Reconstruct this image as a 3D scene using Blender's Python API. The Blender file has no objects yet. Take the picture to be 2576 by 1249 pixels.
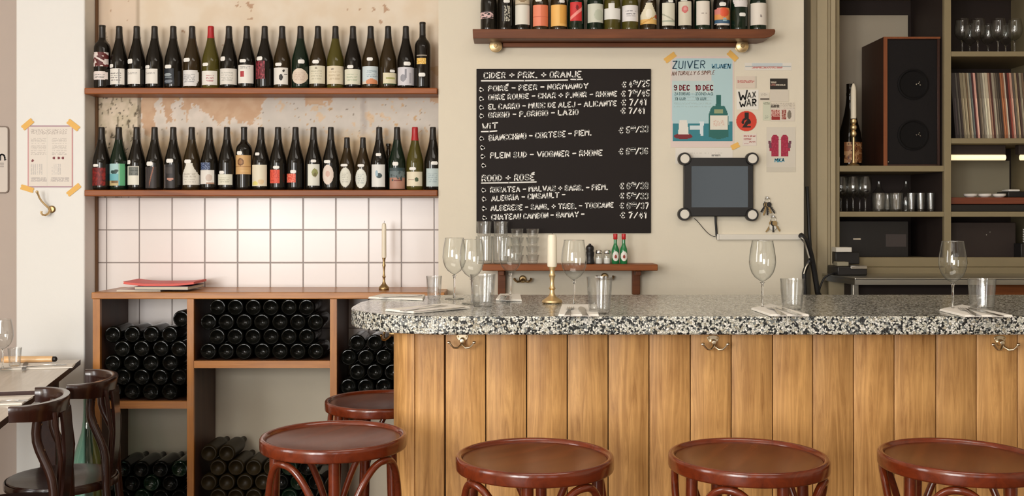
import bpy, bmesh, math, random
from mathutils import Vector, Matrix, noise
random.seed(7)
scene = bpy.context.scene
COL = scene.collection
PI = math.pi

# ---------------------------------------------------------------- camera
F, CX, HY, EYE = 2600.0, 1288.0, 540.0, 1.40      # focal length in px, vanishing point, eye height
cam_d = bpy.data.cameras.new('camera')
cam = bpy.data.objects.new('camera', cam_d)
COL.objects.link(cam)
cam.location = (0, 0, EYE)
cam.rotation_euler = (PI / 2, 0, 0)
cam_d.sensor_fit = 'HORIZONTAL'
cam_d.sensor_width = 36.0
cam_d.lens = 36.0 * F / 2576.0
cam_d.shift_y = -(624.5 - HY) / 2576.0
cam_d.clip_start = 0.05
cam_d.dof.use_dof = False
scene.camera = cam

# ---------------------------------------------------------------- world, window light, exposure
w = bpy.data.worlds.new('world'); scene.world = w; w.use_nodes = True
bg = w.node_tree.nodes['Background']
bg.inputs[0].default_value = (0.85, 0.92, 1.0, 1); bg.inputs[1].default_value = 0.2
vs = scene.view_settings
vs.view_transform = 'Standard'; vs.look = 'None'; vs.gamma = 1.0; vs.exposure = -0.56
vs.use_curve_mapping = False
scene.cycles.use_denoising = True
scene.cycles.max_bounces = 10
scene.cycles.diffuse_bounces = 5
scene.cycles.transparent_max_bounces = 24
scene.cycles.caustics_reflective = False
scene.cycles.caustics_refractive = False
scene.cycles.sample_clamp_indirect = 6.0

def window_light(name, loc, target, sx, sy, power, color):
    d = bpy.data.lights.new(name, 'AREA'); d.shape = 'RECTANGLE'
    d.size = sx; d.size_y = sy; d.energy = power; d.color = color
    o = bpy.data.objects.new(name, d); COL.objects.link(o)
    o.location = loc
    o.rotation_euler = (Vector(target) - Vector(loc)).to_track_quat('-Z', 'Y').to_euler()
    return o
DAY = (1.0, 0.98, 0.95)
# the street front behind the camera: tall shop windows, left of the middle
WINS = [(-3.05, 1.15, 235), (-1.70, 1.15, 165), (0.75, 0.8, 18), (2.6, 1.3, 16)]
for k, (wx, ww, pw) in enumerate(WINS):
    window_light('window_light', (wx, -3.05, 1.75), (wx, 0, 1.75), ww, 2.1, pw, DAY)
window_light('window_light', (-3.62, 1.2, 1.8), (0, 1.2, 1.8), 1.1, 1.9, 72, DAY)
window_light('ceiling_fill_light', (0.6, 1.6, 3.25), (0.6, 1.6, 0), 2.4, 1.2, 42, (1.0, 0.93, 0.84))  # added fill under the ceiling, lifts upward faces; no fitting there

# ---------------------------------------------------------------- helpers
def lin(c):
    c = c / 255.0
    return c / 12.92 if c <= 0.04045 else ((c + 0.055) / 1.055) ** 2.4
def rgb(r, g, b, a=1.0): return (lin(r), lin(g), lin(b), a)
def P(px, py, D): return Vector(((px - CX) / F * D, D, EYE - (py - HY) / F * D))
def PZ(px, py, z):
    D = (EYE - z) * F / (py - HY)
    return P(px, py, D)
def X(px, D): return (px - CX) / F * D
def Z(py, D): return EYE - (py - HY) / F * D

class MB:
    """collects verts / faces / material slots / face colours, builds ONE mesh object"""
    def __init__(s): s.v = []; s.f = []; s.m = []; s.c = []
    def add(s, vs_, fs, m=0, c=None):
        b = len(s.v); s.v += [tuple(v) for v in vs_]
        for f in fs:
            s.f.append([b + i for i in f]); s.m.append(m); s.c.append(c)
        return s
    def box(s, x0, x1, y0, y1, z0, z1, m=0, c=None):
        vs_ = [(x0,y0,z0),(x1,y0,z0),(x1,y1,z0),(x0,y1,z0),(x0,y0,z1),(x1,y0,z1),(x1,y1,z1),(x0,y1,z1)]
        return s.add(vs_, [(3,2,1,0),(4,5,6,7),(0,1,5,4),(1,2,6,5),(2,3,7,6),(3,0,4,7)], m, c)
    def obox(s, p, ax, ay, az, m=0, c=None):
        p = Vector(p); ax = Vector(ax); ay = Vector(ay); az = Vector(az)
        vs_ = [p, p+ax, p+ax+ay, p+ay, p+az, p+ax+az, p+ax+ay+az, p+ay+az]
        return s.add(vs_, [(3,2,1,0),(4,5,6,7),(0,1,5,4),(1,2,6,5),(2,3,7,6),(3,0,4,7)], m, c)
    def lathe(s, prof, n=24, o=(0,0,0), axis='z', m=0, c=None, mod=None):
        rings = []; vs_ = []; fs = []
        def pt(r, z, a):
            if mod: r = mod(r, z, a)
            x, y = r*math.cos(a), r*math.sin(a)
            if axis == 'z': q = (x, y, z)
            elif axis == 'y': q = (x, z, y)
            else: q = (z, x, y)
            return (q[0]+o[0], q[1]+o[1], q[2]+o[2])
        for r, z in prof:
            if r < 1e-6:
                rings.append([len(vs_)]); vs_.append(pt(0, z, 0))
            else:
                st = len(vs_); rings.append(list(range(st, st+n)))
                vs_ += [pt(r, z, 2*PI*k/n) for k in range(n)]
        flip = axis == 'y'
        for a, b in zip(rings, rings[1:]):
            for k in range(n):
                k2 = (k+1) % n
                if len(a) == 1 and len(b) == 1: continue
                if len(a) == 1: f = (a[0], b[k2], b[k])
                elif len(b) == 1: f = (a[k], a[k2], b[0])
                else: f = (a[k], a[k2], b[k2], b[k])
                fs.append(f[::-1] if flip else f)
        return s.add(vs_, fs, m, c)
    def tube(s, pts, r, n=10, m=0, c=None, closed=False, caps=True, flat=1.0, up=None):
        pts = [Vector(p) for p in pts]; N = len(pts)
        rs = r if isinstance(r, (list, tuple)) else [r]*N
        vs_ = []; fs = []; prev = None
        for i, p in enumerate(pts):
            if closed: t = pts[(i+1) % N] - pts[i-1]
            else: t = pts[min(i+1, N-1)] - pts[max(i-1, 0)]
            t.normalize()
            if prev is None:
                ref = Vector(up) if up else (Vector((0,0,1)) if abs(t.z) < .9 else Vector((1,0,0)))
                u = t.cross(ref).normalized()
            else:
                u = (prev - t*prev.dot(t)).normalized()
            v = t.cross(u); prev = u
            for k in range(n):
                a = 2*PI*k/n
                vs_.append(p + u*(rs[i]*math.cos(a)) + v*(rs[i]*flat*math.sin(a)))
        for i in range(N if closed else N-1):
            j = (i+1) % N
            for k in range(n):
                k2 = (k+1) % n
                fs.append((i*n+k, i*n+k2, j*n+k2, j*n+k))
        if caps and not closed:
            fs.append(tuple(range(n))[::-1]); fs.append(tuple((N-1)*n+k for k in range(n)))
        return s.add(vs_, fs, m, c)
    def prism(s, poly, z0, z1, m=0, c=None):
        n = len(poly)
        vs_ = [(x, y, z0) for x, y in poly] + [(x, y, z1) for x, y in poly]
        fs = [tuple(range(n))[::-1], tuple(range(n, 2*n))] + [(k, (k+1) % n, n+(k+1) % n, n+k) for k in range(n)]
        return s.add(vs_, fs, m, c)
    def sphere(s, o, r, n=12, m=0, sc=(1,1,1), c=None):
        prof = [(r*math.sin(PI*i/(n//2)), -r*math.cos(PI*i/(n//2))) for i in range(n//2+1)]
        b = len(s.v); s.lathe(prof, n, (0,0,0), 'z', m, c)
        for i in range(b, len(s.v)):
            x, y, z = s.v[i]; s.v[i] = (x*sc[0]+o[0], y*sc[1]+o[1], z*sc[2]+o[2])
        return s
    def build(s, name, mats, parent=None, loc=(0,0,0), rot=(0,0,0), smooth=35, bevel=0, label=None, recalc=True):
        me = bpy.data.meshes.new(name)
        me.from_pydata(s.v, [], s.f); me.update()
        if not isinstance(mats, (list, tuple)): mats = [mats]
        for mt in mats: me.materials.append(mt)
        me.polygons.foreach_set('material_index', s.m)
        if any(c is not None for c in s.c):
            at = me.color_attributes.new('Col', 'FLOAT_COLOR', 'CORNER')
            for p in me.polygons:
                c = s.c[p.index] or (1,1,1,1)
                for li in p.loop_indices: at.data[li].color = c
        if recalc:
            bm = bmesh.new(); bm.from_mesh(me); bmesh.ops.recalc_face_normals(bm, faces=bm.faces); bm.to_mesh(me); bm.free()
        if smooth:
            me.shade_smooth(); me.set_sharp_from_angle(angle=math.radians(smooth))
        o = bpy.data.objects.new(name, me); COL.objects.link(o)
        o.location = loc; o.rotation_euler = rot
        if parent is not None: o.parent = parent
        if bevel:
            b = o.modifiers.new('bevel', 'BEVEL'); b.width = bevel; b.segments = 2; b.limit_method = 'ANGLE'; b.angle_limit = 0.7
            b.harden_normals = False
        if label: o['label'] = label
        return o
def tag(o, label, cat, group=None):
    o['label'] = label; o['category'] = cat
    if group: o['group'] = group
    return o
def thing(name, label, cat, loc=(0,0,0), rz=0, group=None):
    o = bpy.data.objects.new(name, None); COL.objects.link(o)
    o.empty_display_size = 0.05
    o.location = loc; o.rotation_euler = (0,0,rz)
    return tag(o, label, cat, group)
def structure(o): o['kind'] = 'structure'; return o
def copy_tree(o, loc, label=None, rot=None, group=None):
    c = o.copy(); COL.objects.link(c); c.location = loc
    if rot is not None: c.rotation_euler = rot
    if label: c['label'] = label
    if group: c['group'] = group
    for ch in list(o.children):
        d = ch.copy(); COL.objects.link(d); d.parent = c
        for g in list(ch.children):
            e = g.copy(); COL.objects.link(e); e.parent = d
    return c

# ---------------------------------------------------------------- materials
def newmat(name):
    m = bpy.data.materials.new(name); m.use_nodes = True
    nt = m.node_tree; return m, nt, nt.nodes['Principled BSDF']
def N(nt, typ, **kw):
    n = nt.nodes.new(typ)
    for k, v in kw.items(): setattr(n, k, v)
    return n
def plain(name, col, rough=.5, metal=0.0, spec=.5, var=0.0, vscale=8, bump=0.0, bscale=60, coat=0.0):
    m, nt, b = newmat(name)
    b.inputs['Base Color'].default_value = col; b.inputs['Roughness'].default_value = rough
    b.inputs['Metallic'].default_value = metal; b.inputs['Specular IOR Level'].default_value = spec
    b.inputs['Coat Weight'].default_value = coat; b.inputs['Coat Roughness'].default_value = .08
    if var or bump: tc = N(nt, 'ShaderNodeTexCoord')
    if var:
        nz = N(nt, 'ShaderNodeTexNoise'); nz.inputs['Scale'].default_value = vscale; nz.inputs['Detail'].default_value = 5
        nt.links.new(tc.outputs['Object'], nz.inputs['Vector'])
        mx = N(nt, 'ShaderNodeMix', data_type='RGBA')
        mx.inputs[6].default_value = tuple(x*(1-var) for x in col[:3]) + (1,)
        mx.inputs[7].default_value = tuple(min(1, x*(1+var)) for x in col[:3]) + (1,)
        nt.links.new(nz.outputs['Fac'], mx.inputs[0]); nt.links.new(mx.outputs[2], b.inputs['Base Color'])
    if bump:
        n2 = N(nt, 'ShaderNodeTexNoise'); n2.inputs['Scale'].default_value = bscale; n2.inputs['Detail'].default_value = 4
        nt.links.new(tc.outputs['Object'], n2.inputs['Vector'])
        bp = N(nt, 'ShaderNodeBump'); bp.inputs['Strength'].default_value = bump; bp.inputs['Distance'].default_value = .01
        nt.links.new(n2.outputs['Fac'], bp.inputs['Height']); nt.links.new(bp.outputs[0], b.inputs['Normal'])
    return m
def wood(name, c0, c1, axis='x', rough=.35, scale=1.0, attr=False, coat=0.0, spec=.5, knots=False, contrast=(.3,.7)):
    m, nt, b = newmat(name)
    b.inputs['Roughness'].default_value = rough; b.inputs['Coat Weight'].default_value = coat
    b.inputs['Coat Roughness'].default_value = .12; b.inputs['Specular IOR Level'].default_value = spec
    tc = N(nt, 'ShaderNodeTexCoord'); mp = N(nt, 'ShaderNodeMapping')
    sc = {'x': (1.2, 22, 22), 'y': (22, 1.2, 22), 'z': (22, 22, 1.2)}[axis]
    mp.inputs['Scale'].default_value = tuple(k*scale for k in sc)
    src = tc.outputs['Object']
    if attr:
        at = N(nt, 'ShaderNodeAttribute', attribute_name='Col')
        sp = N(nt, 'ShaderNodeSeparateColor'); nt.links.new(at.outputs['Color'], sp.inputs[0])
        vm = N(nt, 'ShaderNodeVectorMath', operation='MULTIPLY_ADD')
        vm.inputs[1].default_value = (7, 7, 7); nt.links.new(at.outputs['Vector'], vm.inputs[0]); nt.links.new(src, vm.inputs[2])
        src = vm.outputs[0]
    nt.links.new(src, mp.inputs['Vector'])
    n1 = N(nt, 'ShaderNodeTexNoise'); n1.inputs['Scale'].default_value = 1.3; n1.inputs['Detail'].default_value = 8
    n1.inputs['Roughness'].default_value = .68; n1.inputs['Distortion'].default_value = 1.4
    nt.links.new(mp.outputs[0], n1.inputs['Vector'])
    n2 = N(nt, 'ShaderNodeTexNoise'); n2.inputs['Scale'].default_value = 3.2*scale; n2.inputs['Detail'].default_value = 3
    nt.links.new(src, n2.inputs['Vector'])
    ad = N(nt, 'ShaderNodeMix', data_type='FLOAT'); ad.inputs[0].default_value = .3
    nt.links.new(n1.outputs['Fac'], ad.inputs[2]); nt.links.new(n2.outputs['Fac'], ad.inputs[3])
    rp = N(nt, 'ShaderNodeValToRGB'); rp.color_ramp.elements[0].position = contrast[0]; rp.color_ramp.elements[1].position = contrast[1]
    rp.color_ramp.elements[0].color = c0; rp.color_ramp.elements[1].color = c1
    nt.links.new(ad.outputs[0], rp.inputs[0])
    out = rp.outputs[0]
    if knots:
        vo = N(nt, 'ShaderNodeTexVoronoi'); vo.inputs['Scale'].default_value = 2.6
        mp2 = N(nt, 'ShaderNodeMapping'); mp2.inputs['Scale'].default_value = (1.4, 1.4, .8)
        nt.links.new(src, mp2.inputs['Vector']); nt.links.new(mp2.outputs[0], vo.inputs['Vector'])
        kr = N(nt, 'ShaderNodeValToRGB'); kr.color_ramp.elements[0].position = .015; kr.color_ramp.elements[1].position = .05
        kr.color_ramp.elements[0].color = (.25,.18,.12,1); kr.color_ramp.elements[1].color = (1,1,1,1)
        nt.links.new(vo.outputs['Distance'], kr.inputs[0])
        km = N(nt, 'ShaderNodeMix', data_type='RGBA', blend_type='MULTIPLY'); km.inputs[0].default_value = 1
        nt.links.new(out, km.inputs[6]); nt.links.new(kr.outputs[0], km.inputs[7]); out = km.outputs[2]
    if attr:
        mm = N(nt, 'ShaderNodeVectorMath', operation='SCALE')
        mr = N(nt, 'ShaderNodeMapRange'); mr.inputs[3].default_value = .72; mr.inputs[4].default_value = 1.22
        nt.links.new(sp.outputs[0], mr.inputs[0]); nt.links.new(out, mm.inputs[0]); nt.links.new(mr.outputs[0], mm.inputs['Scale'])
        out = mm.outputs[0]
    nt.links.new(out, b.inputs['Base Color'])
    bp = N(nt, 'ShaderNodeBump'); bp.inputs['Strength'].default_value = .12; bp.inputs['Distance'].default_value = .004
    nt.links.new(n1.outputs['Fac'], bp.inputs['Height']); nt.links.new(bp.outputs[0], b.inputs['Normal'])
    return m
def printed(name, rough=.5, spec=.4):
    m, nt, b = newmat(name)
    at = N(nt, 'ShaderNodeAttribute', attribute_name='Col')
    nt.links.new(at.outputs['Color'], b.inputs['Base Color'])
    b.inputs['Roughness'].default_value = rough; b.inputs['Specular IOR Level'].default_value = spec
    return m
def thin_glass(name, tint=(.97,.985,.98), edge=(.22,.24,.24), gloss=1.0, milk=0.0):
    """thin-walled drinking glass: clear face-on, darker and more mirror-like towards its outline"""
    m, nt, b = newmat(name); nt.nodes.remove(b)
    out = nt.nodes['Material Output']
    tr = N(nt, 'ShaderNodeBsdfTransparent'); gl = N(nt, 'ShaderNodeBsdfGlossy'); gl.inputs['Roughness'].default_value = .015
    lw = N(nt, 'ShaderNodeLayerWeight'); lw.inputs['Blend'].default_value = .5
    pw = N(nt, 'ShaderNodeMath', operation='POWER'); pw.inputs[1].default_value = 3.6
    nt.links.new(lw.outputs['Facing'], pw.inputs[0])
    mx = N(nt, 'ShaderNodeMix', data_type='RGBA'); mx.inputs[6].default_value = tint + (1,); mx.inputs[7].default_value = edge + (1,)
    nt.links.new(pw.outputs[0], mx.inputs[0]); nt.links.new(mx.outputs[2], tr.inputs['Color'])
    p5 = N(nt, 'ShaderNodeMath', operation='POWER'); p5.inputs[1].default_value = 3.6
    nt.links.new(lw.outputs['Facing'], p5.inputs[0])
    ma = N(nt, 'ShaderNodeMath', operation='MULTIPLY_ADD'); ma.inputs[1].default_value = .75; ma.inputs[2].default_value = .085*gloss; ma.use_clamp = True
    nt.links.new(p5.outputs[0], ma.inputs[0])
    ms = N(nt, 'ShaderNodeMixShader'); nt.links.new(ma.outputs[0], ms.inputs[0])
    nt.links.new(tr.outputs[0], ms.inputs[1]); nt.links.new(gl.outputs[0], ms.inputs[2])
    fin = ms
    if milk:
        df = N(nt, 'ShaderNodeBsdfTranslucent'); df.inputs['Color'].default_value = (.95,.97,.97,1)
        fin = N(nt, 'ShaderNodeMixShader'); fin.inputs[0].default_value = milk
        nt.links.new(ms.outputs[0], fin.inputs[1]); nt.links.new(df.outputs[0], fin.inputs[2])
    nt.links.new(fin.outputs[0], out.inputs['Surface'])
    return m
def solid_glass(name, col=(1,1,1,1)):
    m, nt, b = newmat(name)
    b.inputs['Base Color'].default_value = col; b.inputs['Transmission Weight'].default_value = 1
    b.inputs['Roughness'].default_value = .02; b.inputs['IOR'].default_value = 1.48
    return m
def terrazzo(name):
    m, nt, b = newmat(name)
    b.inputs['Roughness'].default_value = .18; b.inputs['Specular IOR Level'].default_value = .6
    tc = N(nt, 'ShaderNodeTexCoord')
    nz = N(nt, 'ShaderNodeTexNoise'); nz.inputs['Scale'].default_value = 60
    nt.links.new(tc.outputs['Object'], nz.inputs['Vector'])
    va = N(nt, 'ShaderNodeVectorMath', operation='MULTIPLY_ADD'); va.inputs[1].default_value = (.008,)*3
    nt.links.new(nz.outputs['Color'], va.inputs[0]); nt.links.new(tc.outputs['Object'], va.inputs[2])
    v1 = N(nt, 'ShaderNodeTexVoronoi'); v1.inputs['Scale'].default_value = 168
    nt.links.new(va.outputs[0], v1.inputs['Vector'])
    sp = N(nt, 'ShaderNodeSeparateColor'); nt.links.new(v1.outputs['Color'], sp.inputs[0])
    rp = N(nt, 'ShaderNodeValToRGB'); cr = rp.color_ramp; cr.interpolation = 'CONSTANT'
    cr.elements[0].color = rgb(30,32,34); cr.elements[1].position = .26; cr.elements[1].color = rgb(120,125,124)
    for p, c in ((.36, rgb(206,205,192)), (.62, rgb(228,226,216)), (.80, rgb(176,168,148)), (.90, rgb(240,238,232))):
        e = cr.elements.new(p); e.color = c
    nt.links.new(sp.outputs[0], rp.inputs[0])
    ve = N(nt, 'ShaderNodeTexVoronoi', feature='DISTANCE_TO_EDGE'); ve.inputs['Scale'].default_value = 168
    nt.links.new(va.outputs[0], ve.inputs['Vector'])
    er = N(nt, 'ShaderNodeValToRGB'); er.color_ramp.elements[0].position = .02; er.color_ramp.elements[1].position = .10
    nt.links.new(ve.outputs[0], er.inputs[0])
    mx = N(nt, 'ShaderNodeMix', data_type='RGBA'); mx.inputs[6].default_value = rgb(74,77,76)
    nt.links.new(er.outputs[0], mx.inputs[0]); nt.links.new(rp.outputs[0], mx.inputs[7])
    nt.links.new(mx.outputs[2], b.inputs['Base Color'])
    return m
def tiles(name, pitch, x0, z0):
    m, nt, b = newmat(name)
    tc = N(nt, 'ShaderNodeTexCoord'); sx = N(nt, 'ShaderNodeSeparateXYZ'); nt.links.new(tc.outputs['Object'], sx.inputs[0])
    fac = None
    for ch, off in ((0, x0), (2, z0)):
        a = N(nt, 'ShaderNodeMath', operation='SUBTRACT'); a.inputs[1].default_value = off; nt.links.new(sx.outputs[ch], a.inputs[0])
        d = N(nt, 'ShaderNodeMath', operation='DIVIDE'); d.inputs[1].default_value = pitch; nt.links.new(a.outputs[0], d.inputs[0])
        pp = N(nt, 'ShaderNodeMath', operation='PINGPONG'); pp.inputs[1].default_value = .5; nt.links.new(d.outputs[0], pp.inputs[0])
        if fac is None: fac = pp
        else:
            mn = N(nt, 'ShaderNodeMath', operation='MINIMUM'); nt.links.new(fac.outputs[0], mn.inputs[0]); nt.links.new(pp.outputs[0], mn.inputs[1]); fac = mn
    rp = N(nt, 'ShaderNodeValToRGB'); rp.color_ramp.elements[0].position = .010; rp.color_ramp.elements[1].position = .018
    rp.color_ramp.elements[0].color = rgb(118,106,102); rp.color_ramp.elements[1].color = rgb(224,216,212)
    nt.links.new(fac.outputs[0], rp.inputs[0]); nt.links.new(rp.outputs[0], b.inputs['Base Color'])
    r2 = N(nt, 'ShaderNodeValToRGB'); r2.color_ramp.elements[0].position = .005; r2.color_ramp.elements[1].position = .03
    nt.links.new(fac.outputs[0], r2.inputs[0])
    bp = N(nt, 'ShaderNodeBump'); bp.inputs['Strength'].default_value = .5; bp.inputs['Distance'].default_value = .003
    nt.links.new(r2.outputs[0], bp.inputs['Height']); nt.links.new(bp.outputs[0], b.inputs['Normal'])
    b.inputs['Roughness'].default_value = .22
    return m

M = {}
M['wall'] = plain('plaster', rgb(224,215,196), .75, spec=.2, var=.03, vscale=3, bump=.08, bscale=40)
M['wall_white'] = plain('white plaster', rgb(236,235,231), .7, spec=.2, var=.02, vscale=3, bump=.06, bscale=40)
M['wall_pink'] = plain('greyed wall paint', rgb(190,176,166), .7, spec=.2, var=.03, vscale=3)
M['reveal'] = plain('grey beige paint', rgb(190,178,160), .7, spec=.2, var=.04, vscale=5)
M['dark_wall'] = plain('dark brown paint', rgb(52,42,38), .6, spec=.3, var=.1)
M['floor'] = wood('floor boards', rgb(70,48,34), rgb(112,80,56), 'y', .45)
M['ceiling'] = plain('ceiling paint', rgb(230,224,214), .8, spec=.1)
M['shelf_wood'] = wood('varnished pine', rgb(106,54,24), rgb(164,94,46), 'x', .42, spec=.3)
M['dark_shelf'] = wood('walnut stain', rgb(80,42,22), rgb(126,72,38), 'x', .42, spec=.3)
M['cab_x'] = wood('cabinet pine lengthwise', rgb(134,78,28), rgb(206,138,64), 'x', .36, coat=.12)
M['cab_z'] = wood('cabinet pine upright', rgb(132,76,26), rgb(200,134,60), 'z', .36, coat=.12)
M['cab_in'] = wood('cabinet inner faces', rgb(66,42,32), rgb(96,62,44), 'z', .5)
M['oak'] = wood('oak planks', rgb(142,94,44), rgb(224,172,106), 'z', .45, scale=1.7, attr=True, knots=True, contrast=(.30,.64))
M['stool'] = wood('mahogany bentwood', rgb(76,27,11), rgb(124,50,22), 'x', .17, coat=.35, scale=.8)
M['stool_seat'] = wood('mahogany seat', rgb(72,31,13), rgb(114,53,23), 'x', .26, spec=.4, scale=.7)
M['chair'] = wood('dark bentwood', rgb(32,15,10), rgb(58,27,17), 'z', .24, coat=.45, scale=.8)
M['table_top'] = wood('sheen-pale table top', rgb(186,174,158), rgb(220,210,196), 'y', .3, coat=.2)  # whitish grey puts the reflected sheen on the wood into its colour
M['table_edge'] = wood('dark table wood', rgb(50,30,24), rgb(78,48,38), 'y', .4)
M['olive'] = plain('olive grey paint', rgb(142,128,98), .45, spec=.4, var=.05)
M['pilaster'] = plain('drab beige paint', rgb(178,164,134), .45, spec=.4, var=.04)
M['terrazzo'] = terrazzo('terrazzo')
M['bottle'] = plain('dark bottle glass', (.008,.006,.004,1), .06, spec=.42)
M['bottle_green'] = plain('deep green bottle glass', (.006,.016,.008,1), .06, spec=.42)
M['bottle_brown'] = plain('brown bottle glass', (.030,.018,.006,1), .06, spec=.42)
M['bottle_olive'] = plain('olive bottle glass', (.075,.062,.010,1), .07, spec=.42)
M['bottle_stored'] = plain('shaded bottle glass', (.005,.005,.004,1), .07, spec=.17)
M['bottle_dusty'] = plain('dusty bottle glass', rgb(42,33,17), .4, spec=.2, var=.25, vscale=40)
M['capsule'] = plain('dark foil', (.018,.014,.011,1), .35, spec=.5)
M['capsule_red'] = plain('red foil', rgb(176,30,36), .38, spec=.5)
M['print'] = printed('printed paper', .6)
M['label'] = printed('bottle label paper', .5)
M['tagpaper'] = plain('white price tag', rgb(240,238,232), .5)
M['chalk'] = plain('white chalk', rgb(236,234,228), .9, spec=.1)
M['board'] = plain('blackboard paint', rgb(33,27,25), .65, spec=.2, var=.12, vscale=3)
M['tape'] = plain('yellow masking tape', rgb(232,182,92), .6)
M['brass'] = plain('brass', (.80,.60,.33,1), .42, metal=1)
M['brass_old'] = plain('aged brass', (.42,.29,.14,1), .40, metal=1)
M['steel'] = plain('polished steel', (.72,.71,.69,1), .18, metal=1)
M['pale_metal'] = plain('pale brass plating', (.80,.70,.52,1), .28, metal=1)
M['zinc'] = plain('zinc', (.62,.60,.54,1), .3, metal=1)
M['black'] = plain('black plastic', rgb(30,27,26), .38, spec=.45)
M['cable'] = plain('black rubber', rgb(24,22,22), .5)
M['cone'] = plain('matt black cone', rgb(20,18,18), .75, spec=.15)
M['cloth_black'] = plain('black speaker cloth', rgb(30,27,27), .85, spec=.2, bump=.2, bscale=900)
M['teak'] = wood('shaded teak veneer', rgb(42,23,17), rgb(64,34,22), 'z', .4)  # darkened: the shade on the speaker's side is in the colour
M['teak_lit_edge'] = wood('lit teak edge', rgb(110,56,28), rgb(150,84,44), 'z', .35)  # paler copy of the teak, light on the front edge painted in
M['wax'] = plain('candle wax', rgb(238,228,206), .45, spec=.4)
M['wick'] = plain('wick', rgb(40,34,30), .9)
M['napkin'] = plain('white napkin', rgb(246,242,234), .85, spec=.1, var=.03, vscale=30, bump=.1, bscale=200)
M['glass'] = thin_glass('drinking glass')
M['glass_solid'] = solid_glass('thick clear glass')
M['tumbler'] = thin_glass('pressed glass', (.985,.99,.99), (.40,.43,.44), 1.35, .035)
M['shaker_glass'] = thin_glass('shaker glass')
M['green_glass'] = thin_glass('green glass', (.62,.90,.80), (.08,.40,.32), 1.4)
M['white'] = plain('white glaze', rgb(240,236,228), .3)
M['white_plastic'] = plain('white plastic', rgb(222,216,204), .4)
M['red_brown'] = wood('red brown board', rgb(104,48,28), rgb(138,70,42), 'x', .4)
M['grey_panel'] = plain('pale grey board', rgb(182,170,150), .6, var=.04)
M['green_grey'] = plain('grey green board', rgb(150,142,120), .6, var=.04)
M['red'] = plain('red cap', rgb(190,30,34), .4)
M['green'] = plain('bright green glass', rgb(26,120,66), .12, spec=.6, coat=.4)
M['salt'] = plain('salt', rgb(238,236,230), .8)
m_, nt_, b_ = newmat('lit tube'); b_.inputs['Base Color'].default_value = (1,.9,.7,1)
b_.inputs['Emission Color'].default_value = (1.0,.76,.42,1); b_.inputs['Emission Strength'].default_value = 1.5; M['lamp'] = m_
m_, nt_, b_ = newmat('tablet screen'); b_.inputs['Base Color'].default_value = rgb(58,68,76); b_.inputs['Roughness'].default_value = .16
b_.inputs['Specular IOR Level'].default_value = .7; M['screen'] = m_

# ================================================================ ROOM SHELL
DW, DA = 4.60, 4.73            # front wall plane, back of the alcove
XP0, XP1 = X(40, DW), X(213, DW)   # white pier
XW0, XW1 = X(1103, DW), X(2022, DW)  # wall with the blackboard
HC = 3.35
structure(MB().box(-3.9, 4.3, -3.3, 5.6, -.1, 0).build('floor', M['floor']))
structure(MB().box(-3.9, 4.3, -3.3, 5.6, HC, HC+.1).build('ceiling', M['ceiling']))
structure(MB().box(-3.9, XP0, 4.76, 4.9, 0, HC).build('wall_back_left', M['wall_pink']))
structure(MB().box(XP0, XP1, DW, 4.9, 0, HC).build('wall_pier', M['wall_white'], bevel=.006))
XA1 = XW0+.06                     # the alcove runs a little behind the edge of that wall
structure(MB().prism([(XW0, DW), (XW1, DW), (XW1, 4.9), (XA1, 4.9), (XA1, DW+.012), (XW0, DW+.012)], 0, HC).build('wall_back', M['wall'], smooth=0))
structure(MB().box(XW1-.1, 4.3, 5.35, 5.5, 0, HC).build('wall_back_right', M['dark_wall']))
structure(MB().box(4.2, 4.3, -3.3, 5.6, 0, HC).build('wall_right', M['wall']))
# street front with window openings, and the left wall with one window
def wall_with_openings(name, along, const0, const1, lo, hi, ops, zb, zt, mat):
    b = MB(); cur = lo
    def bx(a0, a1, z0, z1):
        if a1 - a0 < 1e-4: return
        if along == 'x': b.box(a0, a1, const0, const1, z0, z1)
        else: b.box(const0, const1, a0, a1, z0, z1)
    for a0, a1 in ops:
        bx(cur, a0, 0, HC); bx(a0, a1, 0, zb); bx(a0, a1, zt, HC); cur = a1
    bx(cur, hi, 0, HC)
    structure(b.build(name, mat))
ops = [(wx-ww/2-.06, wx+ww/2+.06) for wx, ww, pw in WINS]
wall_with_openings('wall_front', 'x', -3.3, -3.15, -3.9, 4.3, ops, .62, 2.88, M['wall'])
wall_with_openings('wall_left', 'y', -3.9, -3.75, -3.3, 4.76, [(.3, 2.1)], .75, 2.85, M['wall'])
for k, (a0, a1) in enumerate(ops):
    b = MB()
    b.box(a0, a1, -3.26, -3.18, .62, .68); b.box(a0, a1, -3.26, -3.18, 2.82, 2.88)
    b.box(a0, a0+.06, -3.26, -3.18, .68, 2.82); b.box(a1-.06, a1, -3.26, -3.18, .68, 2.82)
    structure(b.build('window_%d' % (k+1), M['white_plastic']))
b = MB(); b.box(-3.86, -3.78, .3, 2.1, .75, .81); b.box(-3.86, -3.78, .3, 2.1, 2.79, 2.85)
b.box(-3.86, -3.78, .3, .36, .81, 2.79); b.box(-3.86, -3.78, 2.04, 2.1, .81, 2.79)
structure(b.build('window_5', M['white_plastic']))

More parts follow.
